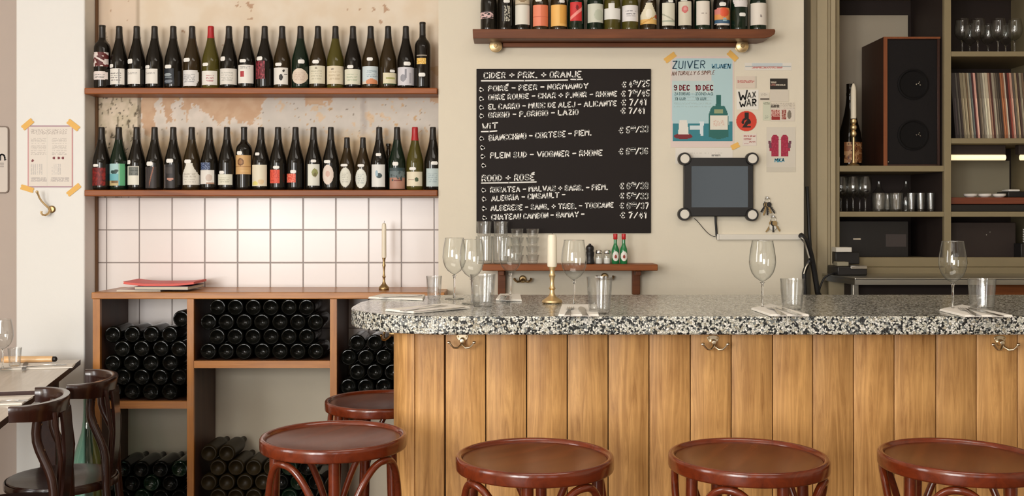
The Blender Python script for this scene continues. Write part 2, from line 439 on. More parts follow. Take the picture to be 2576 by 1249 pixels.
# ---- alcove: tiles below, flaking painted plaster above
zt = Z(497, DA)
tz = M['tiles'] = tiles('white square tiles', .15, X(268, DA), Z(579, DA))
structure(MB().box(XP1, XA1-.001, DA, DA+.12, .71, zt).build('wall_alcove_tiles', M['tiles']))
structure(MB().box(XP1, XA1-.001, DA, DA+.12, 0, .7095).build('wall_alcove_foot', plain('old beige wall paint', rgb(198,188,168), .75, spec=.2, var=.06, vscale=5)))
def lerp3(a, b, t): return tuple(a[i]+(b[i]-a[i])*t for i in range(3))
def sm(a, b, x):
    t = max(0, min(1, (x-a)/(b-a))); return t*t*(3-2*t)
BND = [(240,236),(352,236),(364,345),(386,335),(394,246),(408,240),(418,325),(428,300),(436,246),(456,240),(470,305),(484,262),
       (500,262),(512,285),(530,292),(548,316),(566,296),(600,306),(624,312),(648,300),(660,270),(676,244),(700,236),(758,236),
       (768,262),(780,272),(790,258),(804,268),(815,258),(828,262),(842,242),(870,236),(1000,236),(1010,256),(1020,240),(1080,238),(1090,262),(1110,262)]
def bnd(x):
    for (x0, y0), (x1, y1) in zip(BND, BND[1:]):
        if x0 <= x <= x1: return y0+(y1-y0)*(x-x0)/(x1-x0)
    return 236
def fr(x, y, s, o=0): return noise.fractal(Vector((x/s+o, y/s-o*.7, o*1.3)), 1.0, 2.0, 4)
def plaster_col(px, py):
    a = fr(px, py, 60, 3)
    cream = lerp3((226,209,186), (232,219,200), sm(-.6, .6, a))
    if py < 236:
        c = cream
        if px < 352: c = lerp3(c, (220,198,176), .7)
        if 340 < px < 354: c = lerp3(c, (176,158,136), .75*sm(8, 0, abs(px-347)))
        k = fr(px, py, 16, 11)
        lim = .86 - .12*sm(120, 230, py) - (.3 if 560 < px < 660 and py < 20 else 0) - (.22 if 920 < px < 980 and py < 60 else 0)
        if k > lim: c = lerp3(c, (178,140,112), .75)
        g = fr(px, py, 34, 21)
        if py > 140 and g > .42: c = lerp3(c, (192,152,96), .55)
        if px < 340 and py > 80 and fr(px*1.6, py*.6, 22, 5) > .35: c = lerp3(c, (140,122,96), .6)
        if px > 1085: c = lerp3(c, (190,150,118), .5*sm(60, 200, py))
        return c
    # between the shelves: layers of old paint
    jx = px + 9*fr(px, py, 14, 31); jy = py + 12*fr(px, py, 11, 41)
    white = lerp3((216,206,194), (228,216,204), sm(-.5, .5, fr(px, py, 30, 7)))
    if px > 660: white = lerp3(white, (206,200,192), .6)
    salmon = lerp3((204,168,138), (212,180,150), sm(-.5, .5, fr(px, py, 26, 9)))
    c = salmon if jy < bnd(jx) else white
    if c is white:
        if fr(px, py, 13, 51) > .62: c = lerp3(c, (206,166,120), .8)
        if fr(px, py, 7, 61) > .80: c = lerp3(c, (120,104,90), .7)
        if px > 690 and fr(px, py, 24, 71) > .45: c = lerp3(c, (224,194,160), .75)
        if 905 < px < 930: c = lerp3(c, (176,166,160), .6*sm(14, 0, abs(px-916-6*fr(px,py,20,2))))
    t = sm(318, 372, py + 14*fr(px, py, 20, 15))
    c = lerp3(c, lerp3((220,196,162), (206,180,146), sm(-.5,.5,fr(px,py,28,4))), t)
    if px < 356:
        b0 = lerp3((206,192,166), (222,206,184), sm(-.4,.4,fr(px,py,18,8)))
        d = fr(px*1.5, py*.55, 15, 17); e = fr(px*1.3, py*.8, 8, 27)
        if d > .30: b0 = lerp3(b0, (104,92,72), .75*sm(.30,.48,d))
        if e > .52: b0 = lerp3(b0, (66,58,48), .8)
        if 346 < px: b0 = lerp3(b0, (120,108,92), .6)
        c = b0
    return c
W_, H_ = 300, 190
x0a, x1a, z1a = XP1, XA1-.001, 2.46
me = bpy.data.meshes.new('wall_alcove')
vv = []; cc = []; ff = []
for j in range(H_+1):
    z = zt + (z1a-zt)*j/H_
    for i in range(W_+1):
        x = x0a + (x1a-x0a)*i/W_
        px = CX + x*F/DA; py = HY + (EYE-z)*F/DA
        r, g, b_c = plaster_col(px, py)
        vv.append((x, DA, z)); cc.append((lin(r), lin(g), lin(b_c), 1))
for j in range(H_):
    for i in range(W_):
        a = j*(W_+1)+i; ff.append((a, a+1, a+W_+2, a+W_+1))
nb = len(vv)
vv += [(x0a,DA,HC),(x1a,DA,HC),(x0a,DA+.12,zt),(x1a,DA+.12,zt),(x0a,DA+.12,HC),(x1a,DA+.12,HC)]; cc += [(lin(228),lin(210),lin(186),1)]*6
top = H_*(W_+1)
ff += [(top, top+W_, nb+1, nb), (nb+2, nb+4, nb+5, nb+3)]
me.from_pydata(vv, [], ff); me.update()
at = me.color_attributes.new('Col', 'FLOAT_COLOR', 'POINT'); at.data.foreach_set('color', [k for c in cc for k in c])
m_, nt_, b_ = newmat('flaking paint')
a_ = N(nt_, 'ShaderNodeAttribute', attribute_name='Col'); nt_.links.new(a_.outputs['Color'], b_.inputs['Base Color'])
b_.inputs['Roughness'].default_value = .75; b_.inputs['Specular IOR Level'].default_value = .2
me.materials.append(m_)
o = bpy.data.objects.new('wall_alcove', me); COL.objects.link(o); structure(o)
# rusty corner strip of the alcove
structure(MB().box(XP1+.001, XP1+.010, DA-.016, DA-.002, 0, HC).build('trim_1', plain('brown corner bead', rgb(112,76,40), .6)))
# door-casing pilaster right of the blackboard wall
b = MB()
xp0, xp1 = X(2041, 4.80), X(2101, 4.80)
b.box(xp0, xp1, 4.81, 4.95, 0, HC); b.box(xp0+.026, xp0+.075, 4.795, 4.81, 0, HC); b.box(xp1-.022, xp1, 4.79, 4.81, 0, HC)
structure(b.build('trim_2', M['pilaster'], bevel=.004))

# ================================================================ SHELVES
def alcove_shelf(py, label):
    z1 = Z(py, 4.585); t = .028
    return tag(MB().prism([(XP1+.004, 4.585), (XW0-.004, 4.585), (XW0-.004, 4.614), (XA1-.004, 4.614), (XA1-.004, DA-.001), (XP1+.004, DA-.001)], z1-t, z1).build('wall_shelf', M['shelf_wood'], bevel=.004), label, 'shelf'), z1
_, ZU = alcove_shelf(221, 'long varnished wooden shelf carrying the upper row of wine bottles in the alcove')
_, ZL = alcove_shelf(478, 'long varnished wooden shelf just above the white tiles, carrying the lower row of bottles')
# shelf above the blackboard
DS = 4.455
ZR = Z(73, DS)
t = thing('wall_shelf', 'dark wooden shelf with rounded right end above the blackboard', 'shelf', (X(1560, DS), DS, ZR))
def rel(o3, t_): return Vector(o3) - t_.location
b = MB(); xl, xr = X(1190, DS)-t.location.x, X(1951, DS)-t.location.x
prof = [(xl, -.040), (xl-.002, 0), (xr-.004, 0), (xr, -.008), (xr-.004, -.022), (xr-.022, -.034), (xr-.05, -.040)]
n = len(prof)
vs_ = [(x, 0, z) for x, z in prof] + [(x, DW-DS-.001, z) for x, z in prof]
b.add(vs_, [tuple(range(n)), tuple(range(n, 2*n))[::-1]] + [(k, n+k, n+(k+1) % n, (k+1) % n) for k in range(n)])
b.build('board', M['dark_shelf'], t, bevel=.002)
b = MB(); b.box(X(1265, 4.57)-t.location.x, X(1868, 4.57)-t.location.x, 4.565-DS, DW-DS-.001, Z(118, 4.57)-ZR, -.041)
b.build('support_rail', M['dark_shelf'], t, bevel=.002)
for px in (1297, 1574, 1820):
    MB().sphere((X(px, 4.56)-t.location.x, 4.564-DS, Z(102, 4.56)-ZR), .005, 8, sc=(1,.4,1)).build('screw', M['steel'], t)
for px, lb in ((1247, 'round brass hook knob under the left end of the shelf above the blackboard'),
               (1866, 'round brass hook knob under the right end of the shelf above the blackboard')):
    c = P(px, 116, 4.56)
    k = thing('brass_knob', lb, 'hook', (c.x, DW-.002, c.z), 0, 'brass knobs under the upper shelf')
    b = MB(); b.lathe([(0, -.058), (.016, -.056), (.027, -.050), (.029, -.044), (.024, -.036), (.010, -.030), (.009, -.004), (.022, -.002), (.022, .001)], 20, axis='y')
    b.build('knob', M['brass'], k)
    MB().lathe([(0, -.0605), (.008, -.060), (.010, -.056)], 14, axis='y').build('screw_cap', M['brass_old'], k)
    MB().tube([(0, -.02, .02), (0, -.02, .042)], .004, 8).build('stem', M['brass_old'], k)

# small shelf under the blackboard
DG = 4.455
ZG = Z(666, DG)
t = thing('wall_shelf', 'small reddish wooden shelf under the blackboard holding tumblers and condiments', 'shelf', (X(1430, DG), DG, ZG))
b = MB(); b.box(X(1213, DG)-t.location.x, X(1655, DG)-t.location.x, 0, DW-DG-.001, -.027, 0); b.build('board', M['shelf_wood'], t, bevel=.003)
for px in (1262, 1601):
    xb = X(px, 4.56)-t.location.x
    b = MB(); b.box(xb-.017, xb+.017, 4.565-DG, DW-DG-.001, Z(742, 4.57)-ZG, -.028)
    b.box(xb-.012, xb+.012, .03, 4.564-DG, -.05, -.028)
    b.build('bracket', M['dark_shelf'], t, bevel=.003)
for px, py, lb in ((1315, 703, 'aged brass double hook on the wall below the small shelf'), (1521, 697, 'aged brass hook on the wall behind the fluted tumbler right of the candle')):
    c = P(px, py, DW-.01)
    k = thing('wall_hook', lb, 'hook', (c.x, DW-.002, c.z), 0, 'brass hooks below the small shelf')
    MB().lathe([(0, -.012), (.012, -.011), (.017, -.004), (.017, .001)], 14, axis='y').build('back_plate', M['brass_old'], k)
    for s in (-1, 1):
        MB().tube([(0, -.01, 0), (s*.012, -.03, -.008), (s*.024, -.034, -.010), (s*.034, -.026, -.004), (s*.038, -.022, .004)], [.005,.005,.005,.005,.006], 8).build('prong', M['brass_old'], k)

# ================================================================ WINE BOTTLES
PROF = {
 'burgundy': [(0,.018),(.012,.016),(.024,.006),(.030,0),(.0355,.001),(.0385,.006),(.039,.014),(.039,.118),(.0384,.130),(.0358,.146),(.0315,.164),(.0262,.184),(.0212,.203),(.0176,.220),(.0152,.238),(.0140,.252),(.0136,.268),(.0136,.280),(.0125,.282),(0,.282)],
 'bordeaux': [(0,.018),(.012,.016),(.024,.006),(.030,0),(.0335,.001),(.0360,.006),(.0365,.014),(.0365,.188),(.0352,.200),(.0305,.212),(.0220,.222),(.0160,.231),(.0138,.242),(.0134,.262),(.0134,.290),(.0145,.291),(.0145,.297),(.0130,.299),(0,.299)],
}
def scaled(prof, hs, rs=1.0): return [(r*rs, z*hs) for r, z in prof]
def paint_patch(b, fn, place, nu, nv):
    """grid of small faces; fn(u, v) -> sRGB colour or None outside the shape"""
    base = len(b.v)
    for j in range(nv+1):
        for i in range(nu+1): b.v.append(tuple(place(i/nu, j/nv)))
    for j in range(nv):
        for i in range(nu):
            c = fn((i+.5)/nu, (j+.5)/nv)
            if c is None: continue
            a = base+j*(nu+1)+i
            b.f.append([a, a+1, a+nu+2, a+nu+1]); b.m.append(0); b.c.append(rgb(*c))
    return b
def art(base, ops=(), shape='rect'):
    def fn(u, v):
        if shape == 'oval' and (u-.5)**2+(v-.5)**2 > .25: return None
        if shape == 'pear':
            w_ = .5 if v < .35 else .5-.30*sm(.35, .95, v)
            if abs(u-.5) > w_: return None
        if shape == 'bowl':
            if abs(u-.5) > .5-.10*sm(.45, 0, v) or (v > .9 and abs(u-.5) > .46): return None
        if shape == 'tee':
            if v > .70 and not .22 < u < .62: return None
        if shape == 'round' and min(u,1-u) < .10 and min(v,1-v) < .08: return None
        c = base
        for op in ops:
            k = op[0]
            if k == 'r' and op[1] <= u <= op[2] and op[3] <= v <= op[4]: c = op[5]
            elif k == 'e' and ((u-op[1])/op[3])**2+((v-op[2])/op[4])**2 <= 1: c = op[5]
            elif k == 'd' and abs((v-op[1])-(u-.5)*op[2]) < op[3]: c = op[4]       # slanted band
            elif k == 'n':
                if noise.noise(Vector((u*op[1], v*op[1], op[2]))) > op[3]: c = op[4]
            elif k == 't' and op[1] <= u <= op[2] and op[3] <= v <= op[4]:            # lines of small print
                if int((v-op[3])/(op[4]-op[3])*op[5]*2) % 2 == 0 and noise.noise(Vector((u*40, v*9, 3))) > -.15: c = op[6]
        return c
    return fn
def prof_r(prof, z):
    pts = [p for p in prof if p[0] > .0]
    best = 0
    for (r0, z0), (r1, z1) in zip(prof, prof[1:]):
        if z1 > z0 and z0 <= z <= z1 and r0 > .008: best = max(best, r0+(r1-r0)*(z-z0)/(z1-z0))
    return best
def make_bottle(px, D, zbase, name, label, group, kind='burgundy', glass='bottle', h=None, rs=1.0, cap='capsule', capz=None, labels=(), pricetag=None, ytop=None):
    """labels: (px0, px1, py0, py1, painter). Everything measured in the photo, put on the bottle's front."""
    prof = PROF[kind]; H0 = prof[-1][1]
    hs = (h/H0) if h else 1.0
    prof = scaled(prof, hs, rs)
    loc = Vector((X(px, D), D, zbase))
    o = MB().lathe(prof, 28).build(name, M[glass], None, loc)
    tag(o, label, 'bottle', group)
    H = prof[-1][1]
    z0 = capz if capz else H*.80
    cp = [(prof_r(prof, z0)+.0003, z0)]
    for q in range(1, 7):
        z = z0+(H*.992-z0)*q/6; cp.append((prof_r(prof, z)+.0004, z))
    cp += [(cp[-1][0]*.9, H+.0006), (0, H+.0006)]
    MB().lathe(cp, 20).build('capsule', M[cap], o, label='red foil capsule' if cap == 'capsule_red' else None)
    ang0 = math.atan2(loc.x, D)     # bottles were turned to face the room
    def placer(x0, x1, y0, y1, off):
        s_ = F/D
        za, zb = Z(y1, D)-zbase, Z(y0, D)-zbase
        def place(u, v):
            z = za+(zb-za)*v; z = max(z, .004)
            r = prof_r(prof, z)
            if r < .005: r = .012
            R = max(r, .5*rs*.039)
            dx = ((x0+(x1-x0)*u)-px)/s_
            a = math.asin(max(-.985, min(.985, dx/max(R, 1e-4))))
            a -= ang0*0
            return (math.sin(a)*(r+off), -math.cos(a)*(r+off), z)
        return place
    for (x0, x1, y0, y1, fn) in labels:
        b = MB(); paint_patch(b, fn, placer(x0, x1, y0, y1, .0006), 26, 26)
        b.build('label', M['label'], o, smooth=60, recalc=False)
    if pricetag:
        x0, x1, y0, y1 = pricetag
        b = MB(); pf = placer(x0, x1, y0, y1, .0016)
        fn = lambda u, v: None if (min(u,1-u) < .12 and min(v,1-v) < .25) else (240,238,232)
        paint_patch(b, fn, pf, 10, 6)
        b.build('price_tag', M['label'], o, smooth=60, recalc=False)
    return o
WH, CR = (232,228,220), (230,222,200)
INK = (150,146,142)
tx = lambda c=INK, n=4, a=.15, b=.85, v0=.25, v1=.8: ('t', a, b, v0, v1, n, c)
UP = [ # px, kind, glass, cap, capz, labels, tag, words
 (257.5,'bordeaux','bottle','capsule',None,[(240,276,134,169.5,art((226,214,208),[('n',4,2,.02,(96,36,34)),('e',.5,.5,.3,.28,(88,30,28)),('d',.5,-.6,.07,(226,214,208))])),(238,275,182,203,art((228,216,212),[tx(n=2)],'round'))],None,'straight-shouldered bottle with a dark red leaf picture over a white strip label'),
 (300,'burgundy','bottle','capsule',None,[(278,317.5,175,215,art(WH,[tx(),('r',.70,.76,.05,.95,(150,148,146))]))],(280.5,293,164,173),'dark bottle whose white label has a grey vertical stripe'),
 (344,'burgundy','bottle','capsule',None,[(321.7,358,176,214,art(WH,[tx(n=3,v0=.6)]))],(327,341,151,163),'dark bottle, plain white label, price tag high on its shoulder'),
 (389,'burgundy','bottle','capsule',None,[(366,402,176,213,art(WH,[tx(n=2,v0=.65)]))],(370,384,167,175),'dark bottle with a plain white label and a price tag touching it'),
 (436,'burgundy','bottle','capsule',None,[(415,444,175,214,art((34,40,48),[('e',.45,.6,.34,.10,(150,160,164)),('r',.2,.8,.40,.46,(120,130,136)),('e',.5,.18,.4,.10,(120,128,136))]))],(421,438,166,175),'dark bottle with a slate-blue label'),
 (483.5,'burgundy','bottle_brown','capsule',None,[(459.6,502.5,179,219,art((224,222,220),[tx((170,170,172),5)],'bowl'))],(467,484,149,158.5),'dark brown bottle with a bowl-shaped white label'),
 (530.5,'burgundy','bottle_olive','capsule_red',.228,[(509,549,181,216,art(WH,[tx((196,150,150),3,.4)]))],(515,530,161,169),'olive bottle with a bright red capsule'),
 (576,'burgundy','bottle','capsule',None,[(554,597,175,215,art((226,222,214),[tx((190,188,180),6)]))],(559,572,145,156),'dark bottle with a very wide white label'),
 (621,'burgundy','bottle','capsule',None,[(602,640,166,212,art(WH,[('r',.19,.48,.36,.66,(176,60,66)),tx(n=2,v0=.8,v1=.95)]))],(608,624,152,160),'dark bottle whose white label carries a small red square'),
 (666,'burgundy','bottle','capsule',None,[(646,671,156,201,art((104,22,34),[('n',7,5,.1,(156,58,70)),('n',9,8,.3,(62,14,22))]))],(650,665,145,155),'dark bottle with a mottled deep red label'),
 (710,'burgundy','bottle_brown','capsule',None,[(692,727,173,215,art(WH,[('e',.55,.42,.13,.20,(40,36,34)),('e',.74,.82,.08,.08,(50,46,44)),('r',.78,.98,.58,.62,(70,66,64))]))],(697,713,161,169),'dark bottle with small black figures on a white label'),
 (756,'burgundy','bottle_green','capsule',None,[(738,776,175,214,art((222,206,188),[tx((206,182,166),5)],'oval'))],(754,769,153,163),'deep green bottle with a round pale label'),
 (800,'burgundy','bottle_brown','capsule',None,[(779,819,168,213,art((222,216,194),[tx((196,190,166),4),('e',.5,.85,.08,.06,(150,140,120))]))],(790,806,154,163),'dark bottle with a tall cream label and a price tag above it'),
 (844,'burgundy','bottle_olive','capsule',None,[(823.5,865,168.6,214,art((226,214,188),[tx((206,190,160),3),('e',.4,.82,.09,.06,(160,150,130))]))],None,'olive bottle with a tall cream label and no price tag'),
 (888,'burgundy','bottle','capsule',None,[(869,907.6,177,215,art((222,220,200),[tx((190,196,170),3)]))],(877,892,167,175),'dark bottle with a pale greenish white label'),
 (932.5,'burgundy','bottle_brown','capsule',None,[(913.5,952,169.5,214,art((206,218,222),[('r',0,1,0,.16,(224,214,200)),('e',.62,.10,.36,.20,(214,140,96)),tx((160,178,188),4,.3,.95,.4,.8)]))],(926,940,147.6,156),'dark bottle with a pale blue label, orange at the bottom'),
 (976.5,'burgundy','bottle_brown','capsule',None,[(966,998,186,215,art((224,216,184),[('r',.25,.9,.45,.62,(176,174,110)),('r',0,1,0,.07,(40,70,36))]))],(983,994,178,184.6),'dark bottle with a small low cream label'),
 (1021,'burgundy','bottle','capsule',None,[(1002,1042,172,217,art((214,212,218),[('e',.36,.40,.18,.2,(150,150,158)),('r',.46,.56,.4,.9,(140,140,148)),('r',.74,.84,.1,.7,(180,178,186))]))],(1018,1034,158.5,168),'dark bottle with a bluish white label and a grey figure'),
 (1063,'bordeaux','bottle','capsule',None,[(1050,1073,149,164,art((220,168,60),[('n',9,4,.1,(240,214,140))])),(1050,1075,140.5,144,art((150,140,126)))],(1055,1071,186,195.5),'tallest bottle, straight-shouldered, with a small yellow label'),
]
DU = 4.640
ordn = ['first','second','third','fourth','fifth','sixth','seventh','eighth','ninth','tenth','eleventh','twelfth','thirteenth','fourteenth','fifteenth','sixteenth','seventeenth','eighteenth','nineteenth','twentieth']
for i, (px, kind, gl, cp, cz, lbs, tg, words) in enumerate(UP):
    hh = None
    if i == 18: hh = .300
    elif i == 0: hh = .287
    make_bottle(px, DU, ZU, 'wine_bottle', words + ', upper alcove shelf', 'wine bottles on the upper alcove shelf', kind, gl, hh, .985, cp, cz, lbs, tg)
LOW = [
 (255.7,'burgundy','bottle',None,'capsule',None,[(237,271,423,468,art((110,22,20),[('n',6,3,.1,(140,34,28)),('n',9,6,.3,(80,16,16))]))],(242,256,414,421),'dark bottle with a deep red label'),
 (299,'burgundy','bottle_green',None,'capsule',None,[(278,318,413,468,art((110,178,186),[('r',0,.72,.55,1,(168,204,204)),('r',.70,.78,.25,1,(150,190,160)),('r',.78,1,0,1,(98,176,128)),('e',.42,.62,.22,.09,(44,70,66)),('e',.56,.68,.12,.06,(40,60,56)),('r',0,.7,0,.22,(196,178,128)),('r',.25,.66,.12,.22,(120,96,60))]))],None,'green bottle with a turquoise picture label'),
 (344,'burgundy','bottle',None,'capsule',None,[(322,356,419,466,art((226,224,210),[('r',.22,.95,.5,.98,(120,124,118)),('t',.25,.92,.55,.95,4,(90,94,90))]))],(323,336,404,414),'dark bottle, white label with a grey block on top'),
 (389,'burgundy','bottle',None,'capsule',None,[(371,400,421,474,art((46,38,36),[('r',0,.10,0,1,(130,122,116)),('d',.4,2.2,.12,(140,88,66)),('r',.08,.4,0,.98,(60,54,54))]))],(375.5,391.5,408,418.5),'dark bottle with a black label and a copper curved line'),
 (436,'burgundy','bottle',None,'capsule',None,[(418,446,415,474,art((42,38,38),[('r',0,.10,0,1,(150,142,138)),('e',.6,.38,.3,.06,(190,140,124)),('r',.2,.8,.6,.9,(66,60,58))]))],(425,442,401,411),'dark bottle with a charcoal label and a pale pink spot'),
 (482.5,'burgundy','bottle_brown',None,'capsule',None,[(460.5,504,412,466,art((224,220,208),[tx((196,190,178),4,.15,.85,.1,.6)],'pear'))],(470,487,403,412),'brownish bottle with a white bell-shaped label'),
 (527,'burgundy','bottle',None,'capsule',None,[(507,543,429,464,art((228,224,216),[('e',.68,.45,.22,.25,(206,190,178)),('r',.5,1,0,.10,(176,140,116))])),(509,534,410,428,art((52,66,98),[('n',8,2,.1,(120,134,166))]))],None,'dark bottle with a painted blue glint above its white label'),  # upper blue patch paints the bluish glints on the glass
 (571,'burgundy','bottle',None,'capsule',None,[(551,588,439.6,466,art((226,224,206),[tx((190,188,168),3)]))],(557,570,431,439),'dark bottle with a low wide white label'),
 (614,'bordeaux','bottle',.283,'capsule',None,[(595,633,391.6,439.6,art((208,166,112),[('e',.4,.64,.22,.20,(120,82,48)),('e',.4,.64,.13,.12,(160,116,74)),('r',0,1,.40,.42,(160,116,70)),('r',.4,.9,.14,.2,(222,188,128))]))],(601,614,381.6,391),'straight-shouldered bottle with a big tan label and round brown emblem'),
 (656.5,'burgundy','bottle',None,'capsule',None,[(637,674,416,469,art((228,220,196),[('e',.25,.12,.2,.1,(226,214,130)),('e',.65,.2,.2,.12,(226,200,160))]))],(646,657,385,392.5),'dark bottle with a tall plain cream label'),
 (699.6,'burgundy','bottle',None,'capsule',None,[(683,708,428,462,art((222,88,66),[('n',8,1,.2,(196,66,48))]))],(692,707,418.5,426),'dark bottle with a square coral red label'),
 (743.5,'burgundy','bottle',None,'capsule',None,[(724,748,438,460,art((222,88,66),[('n',8,4,.1,(240,140,116))]))],(735,749,429,437),'dark bottle with a small ragged coral red label'),
 (788.7,'burgundy','bottle',None,'capsule',None,[(778,806,414,468,art((226,226,214),[('e',.62,.6,.26,.19,(150,152,96)),('e',.64,.5,.14,.10,(120,112,72))]))],(786,798.5,403,410),'dark bottle with a narrow white label and a green plant drawing'),
 (832.3,'burgundy','bottle',None,'capsule',None,[(814,842,416,465,art((228,212,200),[('e',.5,.55,.2,.16,(214,178,164))],'oval'))],(818.5,834.5,404,412),'full-size dark bottle with a pinkish oval label'),
 (873,'burgundy','bottle_brown',.236,'capsule',None,[(857,885,423,471,art((222,220,206),[tx((196,194,180),5,.25,.75)],'oval'))],(860,877,413.5,420),'left of the two shorter bottles with white oval labels'),
 (913,'burgundy','bottle_brown',.236,'capsule',None,[(896,924,426,474,art((224,226,216),[tx((190,196,190),5,.25,.75)],'oval'))],(902.6,918.5,414,421),'right of the two shorter bottles with white oval labels'),
 (954,'burgundy','bottle',None,'capsule',None,[(937,970,415,471,art((226,226,222),[('e',.58,.50,.24,.11,(62,80,84)),('e',.40,.60,.10,.14,(160,186,200))]))],(948,960.6,386.6,394),'dark bottle with a blue-grey bird on a white label'),
 (999,'burgundy','bottle_green',None,'capsule',None,[(982,1019,423,477,art((176,128,108),[('r',0,1,.55,1,(104,118,120)),('r',0,1,.86,1,(54,74,76)),('n',7,3,.15,(70,80,80)),('r',0,1,0,.38,(178,132,112)),('r',.3,.8,.38,.42,(120,60,50))]))],(990,1004,408.5,418),'dark bottle with a blue-grey over rose-brown landscape label'),
 (1043.8,'burgundy','bottle_olive',None,'capsule_red',.222,[(1024.5,1063,433,469,art((230,220,194),[('e',.66,.45,.12,.15,(76,92,66)),('r',.1,.5,.44,.48,(150,120,100))]))],(1032,1048,422,429),'light olive bottle with a red capsule and cream label'),
 (1089,'burgundy','bottle',None,'capsule',None,[(1074,1106,425,470,art((186,200,200),[tx((160,176,180),5)]))],(1086,1102,407.6,416),'dark bottle with a pale blue label beside the blackboard wall'),
]
for i, (px, kind, gl, hh, cp, cz, lbs, tg, words) in enumerate(LOW):
    rs = .985
    if i in (14, 15): rs = .885
    if i == 13: rs = .95
    make_bottle(px, DU, ZL, 'wine_bottle', words + ', lower alcove shelf', 'wine bottles on the lower alcove shelf', kind, gl, hh, rs, cp, cz, lbs, tg)
# little bottle peeping out behind
o = MB().lathe([(0,0),(.016,0),(.018,.004),(.018,.14),(.016,.165),(.009,.185),(.0085,.20),(.0115,.202),(.0115,.213),(0,.215)], 18).build('small_bottle', M['bottle_brown'], None, (X(977, 4.708), 4.708, ZL))
tag(o, 'small brown bottle peeping out behind the bird-label bottle on the lower alcove shelf', 'bottle')
RT = [
 (1229.5,'bottle',[(1208,1241,31,50,art((214,180,178),[('n',5,2,.15,(30,24,24)),('r',0,1,.85,1,(30,24,24))]))],None,'black bottle with a pink flame-like mark at the left end'),
 (1271.5,'bottle',[(1263,1283,18,57,art((34,30,28),[('n',8,6,.0,(190,186,170)),('r',0,.3,0,1,(34,30,28))]))],(1267,1282,3,11),'black bottle with scattered white markings'),
 (1314,'bottle',[(1296.5,1332,-25,65,art((226,222,210),[('r',0,1,.56,1,(206,190,164)),('e',.5,.72,.3,.10,(150,126,96)),('r',0,1,.55,.565,(150,140,120))]))],None,'dark bottle with a very tall two-part white and beige label'),
 (1359.5,'bottle_brown',[(1341,1378,16,69,art((238,142,110),[('r',.5,1,0,1,(226,126,90)),('r',0,1,.42,.45,(216,112,84))]))],(1347,1362,0,8),'bottle with a coral pink label'),
 (1405.5,'bottle_brown',[(1386,1425,15.5,69,art((242,190,106),[('r',.55,1,.1,1,(230,172,82))]))],(1406,1419,3,11),'bottle with an orange-yellow label'),
 (1449,'bottle_green',[(1434,1462,9,56,art((206,48,48),[('d',.38,.5,.10,(240,150,140)),('e',.6,.7,.12,.14,(120,16,20))]))],None,'green bottle with a red label crossed by a pink slash'),
 (1497,'bottle_green',[(1478,1516,13,60,art((210,212,196),[('e',.7,.4,.3,.3,(190,196,176))]))],None,'dark green bottle with a pale sage label'),
 (1540,'bottle_olive',[(1520,1559,12,52,art((230,228,222),[],'tee'))],None,'olive bottle with a T-shaped white label'),
 (1585,'bottle_olive',[(1565,1604,17,57,art((230,226,226),[('t',.2,.85,.6,.72,1,(90,86,90)),('t',.25,.8,.3,.55,2,(150,146,150))]))],None,'olive-brown bottle with dark print on its white label'),
 (1631,'bottle_brown',[(1609.5,1651,11,64,art((228,220,194),[('r',0,1,0,.24,(232,188,112)),('d',.20,.4,.04,(214,160,80)),('e',.95,.36,.12,.1,(190,90,60)),('e',.5,.5,.2,.2,(238,232,214))],'pear'))],(1627,1641,-2,5),'bottle with a pear-shaped cream label, orange at its foot'),
 (1679,'bottle',[(1664,1695,11,68,art((222,218,200),[('r',0,1,.14,.24,(176,182,164)),('d',.36,-.3,.03,(170,170,150))]))],(1678,1690,2,10),'dark bottle with faint hills on a white label'),
 (1723,'bottle',[(1705,1736,7,67,art((212,204,184),[('e',.48,.66,.26,.15,(206,110,106)),('e',.5,.68,.14,.08,(220,150,146))]))],(1710,1726,-1,6),'dark bottle with a red round seal on a beige label'),
 (1767.5,'bottle_green',[(1750,1782,6,66,art((228,220,208),[('t',.35,.75,.46,.52,1,(160,150,140))]))],(1758,1774,-6,2),'dark bottle with a plain tall white label beside the sunset label'),
 (1815,'bottle',[(1796,1836,23,67,art((224,150,84),[('r',0,1,0,.10,(224,214,204)),('r',0,1,.10,.30,(58,92,122)),('e',.58,.32,.14,.10,(150,186,200)),('e',.55,.74,.30,.26,(226,92,58)),('r',0,.3,.62,1,(214,130,120)),('r',0,1,.30,.36,(184,150,90))],'round'))],(1806,1822,10,19),'bottle with an orange sun over blue sea on its label'),
 (1859.5,'bottle_green',[(1841.6,1880,-20,21,art((226,220,218),[('t',.3,.7,.4,.5,1,(190,184,184))],'bowl'))],(1855.5,1871,36,45),'dark green bottle with its white label set high'),
 (1907,'bottle_green',[(1887,1928,11,66,art((226,218,206),[('e',.55,.40,.06,.06,(150,140,134)),('r',.1,.9,.72,.74,(200,190,180))]))],(1900,1914,-8,2),'dark bottle with a wide white label at the right end'),
]
DR = 4.535
for i, (px, gl, lbs, tg, words) in enumerate(RT):
    make_bottle(px, DR, ZR, 'wine_bottle', words + ', shelf above the blackboard', 'wine bottles on the shelf above the blackboard', 'burgundy', gl, .286, .93, 'capsule', None, lbs, tg)

